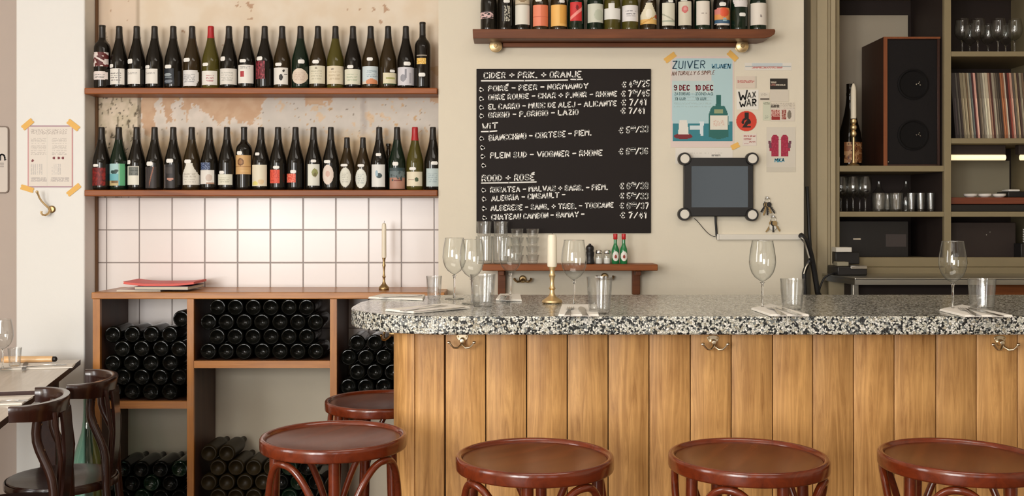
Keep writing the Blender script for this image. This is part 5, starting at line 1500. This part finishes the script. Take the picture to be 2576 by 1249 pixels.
o = thing('wooden_cylinder', 'pale tan wooden cylinder with a black tip lying at the back of the pier table', 'cylinder', (p0.x, p0.y, ZT), math.atan2(d.y, d.x))
MB().lathe([(0,0),(.013,.001),(.0145,.004),(.0150,.03),(.0142,L*.5),(.0135,L*.97),(.012,L),(0,L)], 18, (0,0,.0152), axis='x').build('body', wood('pale tan wood', rgb(226,170,112), rgb(248,214,164), 'x', .25, coat=.4), o)
MB().lathe([(0,L+.0005),(.0105,L+.0005),(.012,L+.004),(.011,L+.013),(.006,L+.017),(0,L+.018)], 16, (0,0,.0152), axis='x').build('tip', M['black'], o)

HR = .820
def make_chair():
    t = thing('bentwood_chair', '', 'chair')
    SH = .47
    # seat, facing -x
    MB().lathe([(0,SH-.022),(.165,SH-.022),(.180,SH-.018),(.184,SH-.008),(.180,SH),(.165,SH-.001),(.12,SH-.006),(.05,SH-.010),(0,SH-.011)], 48).build('seat', M['chair'], t, smooth=50)
    MB().lathe([(.1845,SH-.030),(.190,SH-.028),(.191,SH-.012),(.188,SH-.004),(.1845,SH-.006),(.1845,SH-.030)], 48).build('seat_ring', M['chair'], t, smooth=60)
    # curved top rail
    n = 28; vs_ = []; fs = []; hw, dp = .178, .118; th = .019
    for k in range(n+1):
        a = -PI/2*1.04+PI*1.04*k/n
        cx, cy = .055+dp*math.cos(a), hw*math.sin(a)
        nx, ny = math.cos(a)*hw, math.sin(a)*dp; l = math.hypot(nx, ny); nx /= l; ny /= l
        hh = .058-.010*abs(math.sin(a))**6
        ring = []
        for (ro, zz) in ((-th*.5, HR-hh), (-th*.62, HR-hh*.5), (-th*.62, HR-.004), (-th*.40, HR), (th*.55, HR), (th*.70, HR-.004), (th*.5, HR-hh*.5), (th*.30, HR-hh)):
            ring.append((cx+nx*ro, cy+ny*ro, zz))
        vs_ += ring
    for k in range(n):
        for j in range(8): fs.append((8*k+j, 8*k+(j+1) % 8, 8*k+8+(j+1) % 8, 8*k+8+j))
    fs += [tuple(range(8))[::-1], tuple(8*n+j for j in range(8))]
    MB().add(vs_, fs).build('back_rail', M['chair'], t, smooth=50)
    def railxy(a): return .055+(dp-.004)*math.cos(a), (hw-.002)*math.sin(a)
    for s in (-1, 1):
        x1, y1 = railxy(s*.86)
        x1 -= .010; y1 -= s*.010
        pts = [(.215, s*.165, 0), (.190, s*.152, .18), (.172, s*.140, .36), (.165, s*.135, .46), (.158, s*.130, .58), (x1-.006, y1, .70), (x1, y1, HR-.03)]
        pts = [Vector(p) for p in pts]; fine = []
        for i in range(len(pts)-1):
            p0, pa, pb, p3 = pts[max(i-1,0)], pts[i], pts[i+1], pts[min(i+2,len(pts)-1)]
            for q in range(4):
                u = q/4; fine.append(.5*((2*pa)+(pb-p0)*u+(2*p0-5*pa+4*pb-p3)*u*u+(3*pa-p0-3*pb+p3)*u**3))
        fine.append(pts[-1])
        MB().tube(fine, .0145, 12).build('leg', M['chair'], t)
        for q in (.10, .17):
            pq = fine[-3 if q < .15 else -6]
            MB().sphere((pq.x+.012, pq.y, pq.z), .0045, 8).build('screw', M['brass_old'], t)
        MB().tube([(-.165, s*.165, 0), (-.150, s*.150, .2), (-.135, s*.132, SH-.031)], [.0115,.0135,.015], 12).build('leg', M['chair'], t)
    # flat splat and thin spindles
    vs_ = []; fs = []
    for k in range(9):
        u = k/8; z = SH+.001+(HR-.045-SH)*u; x = .168+.010*math.sin(PI*u)*1.0+.006*u; hwid = .062+.016*abs(u-.5)
        for s in (-1, 1): vs_ += [(x-.005, s*hwid, z), (x+.005, s*hwid, z)]
    for k in range(8):
        a = 4*k; c = a+4
        fs += [(a, a+2, c+2, c), (a+1, c+1, c+3, a+3), (a, c, c+1, a+1), (a+2, a+3, c+3, c+2)]
    fs += [(0,1,3,2), (32,34,35,33)]
    MB().add(vs_, fs).build('splat', M['chair'], t)
    for s in (-1, 1):
        MB().tube([(.166, s*.102, SH-.002), (.178, s*.104, .64), (.160, s*.106, HR-.035)], .0078, 10).build('spindle', M['chair'], t)
    MB().tube([(.150*math.cos(a), .140*math.sin(a), .22) for a in [2*PI*k/36 for k in range(36)]], .009, 8, closed=True).build('leg_ring', M['chair'], t)
    return t
chair = make_chair()
nrm = Vector((.973, .230, 0))
midA = Vector((-1.546, 3.690, 0)); midB = Vector((-1.549, 3.290, 0))
for k, (m_, lb) in enumerate(((midA, 'dark bentwood chair at the table against the pier, farther of the two'), (midB, 'dark bentwood chair in the lower left corner, nearer of the two'))):
    o = chair if k == 0 else copy_tree(chair, m_)
    o.location = m_-nrm*.055; o.location.z = 0; o.rotation_euler = (0, 0, math.atan2(.230, .973))
    tag(o, lb, 'chair', 'dark bentwood chairs at the left tables')
# green demijohn by the pier
p = P(221, 700, 4.27)
o = MB().lathe([(0,0),(.060,0),(.072,.006),(.076,.03),(.076,.30),(.072,.34),(.058,.40),(.040,.455),(.026,.50),(.019,.55),(.0175,.60),(.0175,.655),(.0215,.657),(.0215,.672),(.016,.674)], 32).build('demijohn', M['green_glass'], None, (p.x, p.y, 0))
tag(o, 'tall green glass bottle standing on the floor between chair and white pier', 'bottle')

# ================================================================ SHELVING at the right
DF = 4.82; DK = 5.24
ux0 = X(2101, 4.82)+.001; ux1 = X(2668, 4.82)
t = thing('shelving_unit', 'olive grey open shelving unit behind the bar at the right', 'shelving', ((ux0+ux1)/2, DF, 0))
sx = t.location.x
def part(name, x0, x1, y0, y1, z0, z1, mat, bev=.002): return MB().box(x0-sx, x1-sx, y0-DF, y1-DF, z0, z1).build(name, mat, t, bevel=bev)
xm0, xm1 = X(2376, DF), X(2393, DF)
part('upright', ux0, ux0+.020, DF, DK, 0, 2.75, M['olive'])
MB().box(xm0-sx, xm1-sx, 0, .025, 0, 2.75).build('upright', M['olive'], t, bevel=.002)
part('partition', xm0+.004, xm1-.004, DF+.0255, DK, 0, 2.7495, M['dark_wall'])
part('upright', ux1-.030, ux1, DF, DK, 0, 2.75, M['olive'])
part('back_panel', ux0+.0205, ux1-.0305, DK+.0005, DK+.012, 0, 2.75, M['dark_wall'], 0)
part('top_board', ux0-.0, ux1, DF-.005, DK, 2.7505, 2.78, M['olive'])
def sh(pxa, xb, pya, pyb, name='shelf', mat='olive', y0=DF+.002):
    x0 = pxa if pxa < 50 else X(pxa, DF)
    return part(name, x0, xb, y0, DK-.0005, Z(pyb, DF), Z(pya, DF), M[mat])
L0 = ux0+.0205; L1 = xm0-.0005; R0 = xm1+.0005; R1 = ux1-.0305
sh(L0, L1, 417, 432); sh(L0, L1, 533, 546)
sh(R0, R1, 129, 142); sh(R0, R1, 348, 361); sh(R0, R1, 533, 546)
sh(L0, L1, -60, -45); sh(R0, R1, -60, -45)
for a, c_ in ((L0, L1), (R0, R1)):
    part('bottom_rail', a, c_, DF-.002, DF+.03, Z(672, DF), Z(648, DF), M['olive'])
    part('bottom_rail', a, c_, DF-.014, DF+.02, Z(720, DF), Z(672.5, DF), M['olive'])
    part('bottom_shelf', a, c_, DF+.031, DK-.001, Z(664, DF), Z(652, DF), M['olive'])
part('pale_back_board', L0+.001, X(2285, 5.2), 5.205, 5.22, Z(416, DF)+.002, Z(38, 5.2), M['grey_panel'], 0)
zA = lambda py: Z(py, DF)+.0006
# speaker
Dsp = 4.86
xs0, xs1 = X(2222, Dsp), xm0-.004; zb = zA(417); ztp = Z(93, Dsp)
t = thing('loudspeaker', 'tall teak loudspeaker with black grille in the left bay of the shelving', 'loudspeaker', ((xs0+xs1)/2, Dsp, zb))
hx = (xs1-xs0)/2; hz = ztp-zb
b = MB(); b.box(-hx, -hx+.018, 0, .30, 0, hz); b.box(hx-.012, hx, 0, .30, 0, hz); b.box(-hx+.018, hx-.012, 0, .30, hz-.012, hz); b.box(-hx+.018, hx-.012, 0, .30, 0, .008)
b.box(-hx+.018, hx-.012, .02, .30, .008, hz-.012)
b.build('cabinet', M['teak'], t, bevel=.0015)
MB().box(-hx+.0185, hx-.0125, .006, .0195, .0085, hz-.0125).build('front_panel', M['cloth_black'], t)
MB().box(-hx, -hx+.018, -.004, -.0005, 0, hz).build('lit_edge_strip', M['teak_lit_edge'], t)  # paler strip stands for the light caught by the front edge
MB().box(-hx+.0185, hx, -.004, -.0005, hz-.009, hz).build('lit_edge_strip', M['teak_lit_edge'], t)
for py in (212, 340):
    zz = Z(py, Dsp)-zb
    w_ = MB().lathe([(.066,.004),(.073,.0055),(.073,.001),(.066,-.001),(.060,.004),(.030,.0058),(0,.0058)], 32, (.008,0,zz), axis='y').build('woofer', M['cone'], t)
    b = MB()
    for dx, dz in ((-.008,0),(.006,.010),(.010,-.004),(.002,.003)): b.sphere((.030+dx, .001, zz+dz), .0042, 8)
    b.build('emblem', M['steel'], w_)
MB().sphere((-hx+.024, .002, .018), .004, 8).build('stud', M['steel'], t)
# candlestick, dark bottle, tin
Dq = 4.87
o = MB().lathe([(0,0),(.026,0),(.028,.004),(.022,.008),(.009,.014),(.006,.03),(.006,.135),(.012,.142),(.015,.152),(.012,.163),(.008,.166),(.013,.172),(.016,.182),(.013,.192),(.008,.196),(.013,.203),(.015,.212),(.012,.221),(.008,.222),(0,.222)], 22).build('candlestick', M['brass'], None, (X(2147,Dq), Dq, zA(417)), )
tag(o, 'slender brass candlestick with three rings, left of the loudspeaker', 'candlestick')
zc = zA(417)+.2225
o = MB().lathe([(0,0),(.0125,.001),(.0130,.004),(.0125,.13),(.0108,.148),(.004,.166),(0,.167)], 18).build('candle', M['wax'], None, (X(2147,Dq), Dq, zc)); tag(o, 'white candle with a pointed tip left of the loudspeaker', 'candle')
MB().tube([(0,0,.166),(0,0,.174)], .0009, 6).build('wick', M['wick'], o)
Dm = 5.02
o = MB().lathe([(0,.02),(.03,.004),(.042,0),(.054,.004),(.056,.02),(.056,.13),(.050,.17),(.038,.215),(.026,.265),(.019,.31),(.0165,.345),(.0175,.348),(.0175,.362),(.0165,.364),(.0165,.405),(0,.407)], 28).build('magnum_bottle', M['bottle'], None, (X(2138,Dm), Dm, zA(417)))
tag(o, 'big dark magnum bottle behind the slender candlestick in the shelving', 'bottle')
b = MB()
def plc(u, v):
    a = (u-.5)*2.2; return (math.sin(a+.3)*.0567, -math.cos(a+.3)*.0567, .02+.10*v)
paint_patch(b, art((150,96,56), [('n',5,3,.05,(196,150,104)),('n',8,6,.25,(90,50,30))]), plc, 20, 16); b.build('label', M['label'], o, smooth=60, recalc=False)
o = MB().lathe([(0,0),(.0095,0),(.010,.003),(.010,.040),(.0085,.044),(0,.044)], 14).build('small_jar', M['white_plastic'], None, (X(2107,4.86), 4.86, zA(417)))
tag(o, 'little pale jar at the left end of the loudspeaker shelf', 'jar')

# glasses on the shelves
def shelf_glass(px, D, z, label, rs, hs, grp):
    g = copy_tree(glass0[0], (X(px, D), D, z), label, group=grp); g.scale = (rs, rs, hs); return g
G1 = 'wine glasses on the top right shelf'
for px, D, pos in ((2421,4.93,'leftmost front'),(2460,4.93,'second front'),(2511,4.93,'third front'),(2552,4.93,'rightmost front'),(2440,5.06,'leftmost rear'),(2486,5.06,'second rear'),(2530,5.06,'third rear')):
    shelf_glass(px, D, zA(129), pos+' wine glass on the top right shelf above the records', .86, .78, G1)
G2 = 'stemmed glasses on the shelf below the loudspeaker'
for px, D, pos in ((2116,4.90,'leftmost'),(2146,4.90,'middle'),(2177,4.90,'right')):
    shelf_glass(px, D, zA(533), pos+' front stemmed glass on the shelf below the loudspeaker', .74, .76, G2)
for px, D, pos in ((2131,5.04,'left'),(2163,5.04,'right')):
    shelf_glass(px, D, zA(533), pos+' rear stemmed glass on the shelf below the loudspeaker', .74, .76, G2)
for k, (px, D, rr, hh) in enumerate(((2211,4.90,.034,.088),(2254,4.90,.034,.088),(2232,4.99,.034,.088))):
    tumbler(px, 0, ('left front','right front','rear')[k]+' wide tumbler in the middle of the shelf below the loudspeaker', rr, hh, zA(533), 'tumblers on the shelf below the loudspeaker', rr*.82, D, flute=.02)
for k, px in enumerate((2292, 2316, 2341)):
    tumbler(px, 0, ('left','middle','right')[k]+' of the three small glasses at the right of the shelf below the loudspeaker', .0205, .088, zA(533), 'small glasses on the shelf below the loudspeaker', .016, 4.90, flute=.02)
for k, px in enumerate((2211, 2279)):
    o = MB().lathe([(0,0),(.036,0),(.038,.004),(.038,.07),(.030,.095),(.014,.115),(.0115,.125),(.0115,.150),(.0135,.152)], 22).build('carafe', M['shaker_glass'], None, (X(px,5.12), 5.12, zA(533)))
    tag(o, ('left','right')[k]+' clear carafe at the back of the shelf below the loudspeaker', 'carafe', 'carafes below the loudspeaker')

# records
recs = [(2398,12,(44,36,36)),(2408,5,(84,78,70)),(2415,6,(52,42,38)),(2424,8,(132,120,96)),(2432,7,(146,134,108)),(2438,4,(110,90,66)),(2444,5,(160,150,128)),(2450,6,(90,94,90)),(2456,4,(76,34,38)),(2462,6,(214,160,144)),(2468,4,(56,44,38)),(2475,7,(112,100,84)),(2482,6,(130,122,108)),(2489,5,(196,188,166)),(2496,8,(190,178,154)),(2503,5,(150,116,96)),(2509,4,(78,40,34)),(2516,7,(150,140,122)),(2523,5,(104,92,78)),(2529,5,(70,60,50)),(2535,4,(60,48,42)),(2541,5,(164,104,68)),(2547,4,(150,92,62)),(2552,4,(196,180,160)),(2557,5,(60,30,26)),(2563,5,(130,60,48)),(2570,6,(190,146,128)),(2577,6,(90,80,70)),(2584,6,(160,140,110)),(2591,6,(70,50,44)),(2598,6,(140,130,110)),(2605,6,(110,90,70)),(2612,6,(60,52,48)),(2619,6,(170,150,120))]
Dr = 4.875; zr = zA(348); x = X(2395.5, Dr)
spine_c = {}
hr = .312; tilt = .085
cw = {0:'dark',1:'grey'}
def colword(c):
    r_, g_, b_ = c
    if max(c) < 66: return 'black'
    if r_ > 180 and g_ > 165: return 'cream'
    if r_ > g_*1.28: return 'pinkish' if r_ > 175 else 'reddish brown'
    if r_ > 135: return 'beige'
    return 'grey'
prevw = None
rec_ch = []
xs_ = R0+.016+hr*math.sin(tilt)*1.0
for i, (px, w_px, c) in enumerate(recs):
    w_ = w_px*.00165
    xs_ += w_+.0014; xx = xs_
    if xs_ > R1-.004: break
    rec_ch.append((xx, w_, c))
for i, (xx, w_, c) in enumerate(rec_ch):
    t = thing('record', '', 'record', (xx, Dr, zr))
    b = MB(); ca, sa = math.cos(tilt), math.sin(tilt)
    b.obox((-w_*ca, 0, w_*sa+.0002), (w_*ca, 0, -w_*sa), (0, .312, 0), (-hr*sa, 0, hr*ca))
    mt = plain('record sleeve', rgb(*c), .55, var=.12, vscale=30)
    b.build('sleeve', mt, t, smooth=0)
    b = MB(); b.obox((-w_*.62*ca, -.0012, w_*.62*sa+.02), (w_*.30*ca, 0, -w_*.30*sa), (0, .001, 0), (-hr*.55*sa, 0, hr*.55*ca))
    b.build('spine_print', plain('spine print', rgb(*[min(255, int(k*1.25+18)) for k in c]), .6), t, smooth=0)
    tag(t, '%s record, %s from the left in the leaning row of records' % (colword(c)+' spined', ordn[i] if i < 20 else 'twenty-'+ordn[i-20] if i < 29 else ['thirtieth','thirty-first','thirty-second','thirty-third','thirty-fourth','thirty-fifth'][i-29]), 'record', 'records in the shelving')
# lamp under the record shelf
zL = Z(361, DF)
t = thing('tube_lamp', 'lit warm tube lamp under the record shelf', 'lamp', (X(2459, 4.90), 4.90, Z(404, 4.9)))
MB().box(X(2386,4.9)-t.location.x, X(2533,4.9)-t.location.x, .012, .05, .030, zL-.0005-t.location.z).build('housing', M['dark_wall'], t, bevel=.002)
MB().lathe([(0,X(2388,4.9)-t.location.x),(.0135,X(2388,4.9)-t.location.x+.001),(.0135,X(2531,4.9)-t.location.x-.001),(0,X(2531,4.9)-t.location.x)], 16, (0,.010,.0145), axis='x').build('tube', M['lamp'], t)
t = thing('tube_lamp', 'second lit tube lamp at the right edge, beside the first under the record shelf', 'lamp', (X(2610, 4.90), 4.90, Z(404, 4.9)))
MB().box(X(2566,4.9)-t.location.x, X(2618,4.9)-t.location.x, .012, .05, .030, zL-.0005-t.location.z).build('housing', M['dark_wall'], t, bevel=.002)
MB().lathe([(0,X(2569,4.9)-t.location.x),(.0135,X(2569,4.9)-t.location.x+.001),(.0135,X(2616,4.9)-t.location.x-.001),(0,X(2616,4.9)-t.location.x)], 16, (0,.010,.0145), axis='x').build('tube', M['lamp'], t)
# lower right bay: red-brown board with saucers
zb = zA(533)
t = thing('audio_cabinet', 'low audio cabinet with a red brown board on top under the tube lamp', 'audio cabinet', (X(2500, 4.88), 4.88, zb))
x0, x1 = R0+.004-t.location.x, R1-.004-t.location.x
MB().box(x0+.012, x1-.012, .02, .30, 0, Z(514,4.88)-zb-.0005).build('case', M['black'], t, bevel=.003)
ztb = Z(497, 4.88)
MB().box(x0, x1, 0, .31, Z(514,4.88)-zb, ztb-zb).build('top_board', M['red_brown'], t, bevel=.002)
o = MB().box(R0+.01, X(2600,4.95), 5.19, 5.205, ztb+.001, Z(405,5.2)).build('leaning_board', M['green_grey'])
rebase(o, 'grey green board leaning at the back under the tube lamp', 'board')
SC = 'saucers on the red brown board'
for k, (px, lb) in enumerate(((2441,'leftmost of the three white saucers on the red brown board'),(2477,'middle of the three white saucers on the red brown board'),(2513,'rightmost of the three white saucers on the red brown board'))):
    o = MB().lathe([(0,0),(.018,0),(.029,.008),(.0315,.017),(.0300,.018),(.018,.006),(0,.005)], 28).build('saucer', M['white'], None, (X(px,4.95), 4.95, ztb+.0006)); tag(o, lb, 'saucer', SC)
t = thing('black_device', 'black flat device with a pale lid behind the white saucers', 'device', (X(2560,5.06), 5.06, ztb+.0006))
MB().box(-.075, .04, -.06, .06, 0, .030).build('body', M['black'], t, bevel=.004)
MB().box(-.070, -.015, -.055, .02, .0305, .040).build('pale_lid', M['white'], t, bevel=.003)
# lower bays: dark appliances
zb = Z(652, DF)+.0006
t = thing('amplifier', 'black amplifier with a small pale logo in the lower left bay', 'amplifier', (X(2190,4.95), 4.95, zb))
w2 = X(2286,4.95)-t.location.x
MB().box(L0+.004-t.location.x, w2, 0, .26, 0, Z(556,4.95)-zb).build('case', M['black'], t, bevel=.004)
MB().box(X(2146,4.95)-t.location.x, X(2165,4.95)-t.location.x, -.002, -.0003, Z(604,4.95)-zb, Z(600,4.95)-zb).build('logo', M['steel'], t)
MB().box(X(2228,4.95)-t.location.x, X(2279,4.95)-t.location.x, -.0015, -.0003, Z(621,4.95)-zb, Z(590,4.95)-zb).build('window', plain('smoked window', rgb(66,58,56), .4), t)
t = thing('appliance', 'dark appliance with two small metal studs in the lower right bay', 'appliance', (X(2490,4.93), 4.93, zb))
MB().box(R0+.006-t.location.x, X(2556,4.93)-t.location.x, 0, .28, 0, Z(560,4.93)-zb).build('case', M['dark_wall'], t, bevel=.004)
for px, py in ((2481,591),(2490,584)):
    MB().sphere((X(px,4.93)-t.location.x, -.002, Z(py,4.93)-zb), .004, 8).build('stud', M['steel'], t)
for k in range(6):
    o = MB().lathe([(0,0),(.020,0),(.026,.006),(.0265,.0105),(.024,.0108),(0,.006)], 20).build('espresso_cup', M['white'], None, (X(2588,4.90), 4.90, Z(612,4.90)+.0112*k))
    tag(o, ['lowest','second','third','fourth','fifth','topmost'][k]+' white dish in the small stack at the right edge of the lower bay', 'dish', 'stacked white dishes')
o = MB().box(X(2558,4.9), X(2605,4.9), 4.86, 4.95, Z(650,4.90), Z(612.6,4.90)).build('dark_box', M['black'], bevel=.003); rebase(o, 'black box carrying the stack of white dishes at the right edge', 'box')

# zinc back counter with its card terminal
Db0, Db1 = 4.45, 4.795
zB = Z(700, Db0)
t = thing('back_counter', 'metal-edged back counter with cut corner in front of the shelving', 'counter', (2.0, 4.6, 0))
ol = [(X(2080,4.72), 4.72), (X(2151,Db0), Db0), (2.75, Db0), (2.75, Db1), (X(2080,4.72), Db1)]
ol = [(x-2.0, y-4.6) for x, y in ol]
MB().prism(ol, zB-.008, zB).build('worktop', M['zinc'], t, smooth=0, bevel=.002)
b = MB(); b.prism([(x*(1) , y+.004) if i < 3 else (x, y) for i, (x, y) in enumerate(ol)], zB-.030, zB-.0085); b.build('edge', M['zinc'], t, smooth=0)
x = X(2153, 4.50)-2.0
MB().box(x-.013, x+.013, -.10, -.072, 0, zB-.0305).build('leg', M['zinc'], t, bevel=.003)
MB().box(X(2082,4.74)-2.0, X(2146,4.74)-2.0, .12, .14, 0, zB-.0305).build('end_panel', M['pilaster'], t)
MB().box(x+.02, .74, .0, .18, 0, zB-.0305).build('dark_front', M['dark_wall'], t)
MB().box(X(2500,4.5)-2.0, .74, -.06, -.005, Z(760,4.5), Z(712,4.5)-.01).build('wood_front', M['shelf_wood'], t, bevel=.002)
t = thing('card_terminal', 'black receipt printer with a silver lid edge on the back counter', 'printer', (X(2128,4.70), 4.70, zB+.0006))
b = MB(); b.box(-.062, .072, -.075, .075, 0, .040); b.build('body', M['black'], t, bevel=.005)
b = MB(); b.box(-.003, .070, -.0765, -.070, .030, .0405); b.box(-.003, .070, -.0765, -.02, .0408, .044); b.build('lid', M['steel'], t, bevel=.001)
MB().box(-.058, -.006, -.06, .0, .0408, .060).build('paper_roll_cover', M['green_grey'], t, bevel=.003)
o = MB().box(X(2097,4.76), X(2158,4.76), 4.735, 4.785, zB+.0455, Z(634,4.76)).build('black_pad', M['black'], bevel=.004)
rebase(o, 'black block on the receipt printer under the pale pad', 'block')
o = MB().box(X(2095,4.76), X(2134,4.76), 4.71, 4.78, Z(634,4.76)+.0006, Z(622,4.76)).build('note_pad', M['white_plastic'], bevel=.002)
rebase(o, 'pale note pad lying on the black block at the left end of the back counter', 'note pad')
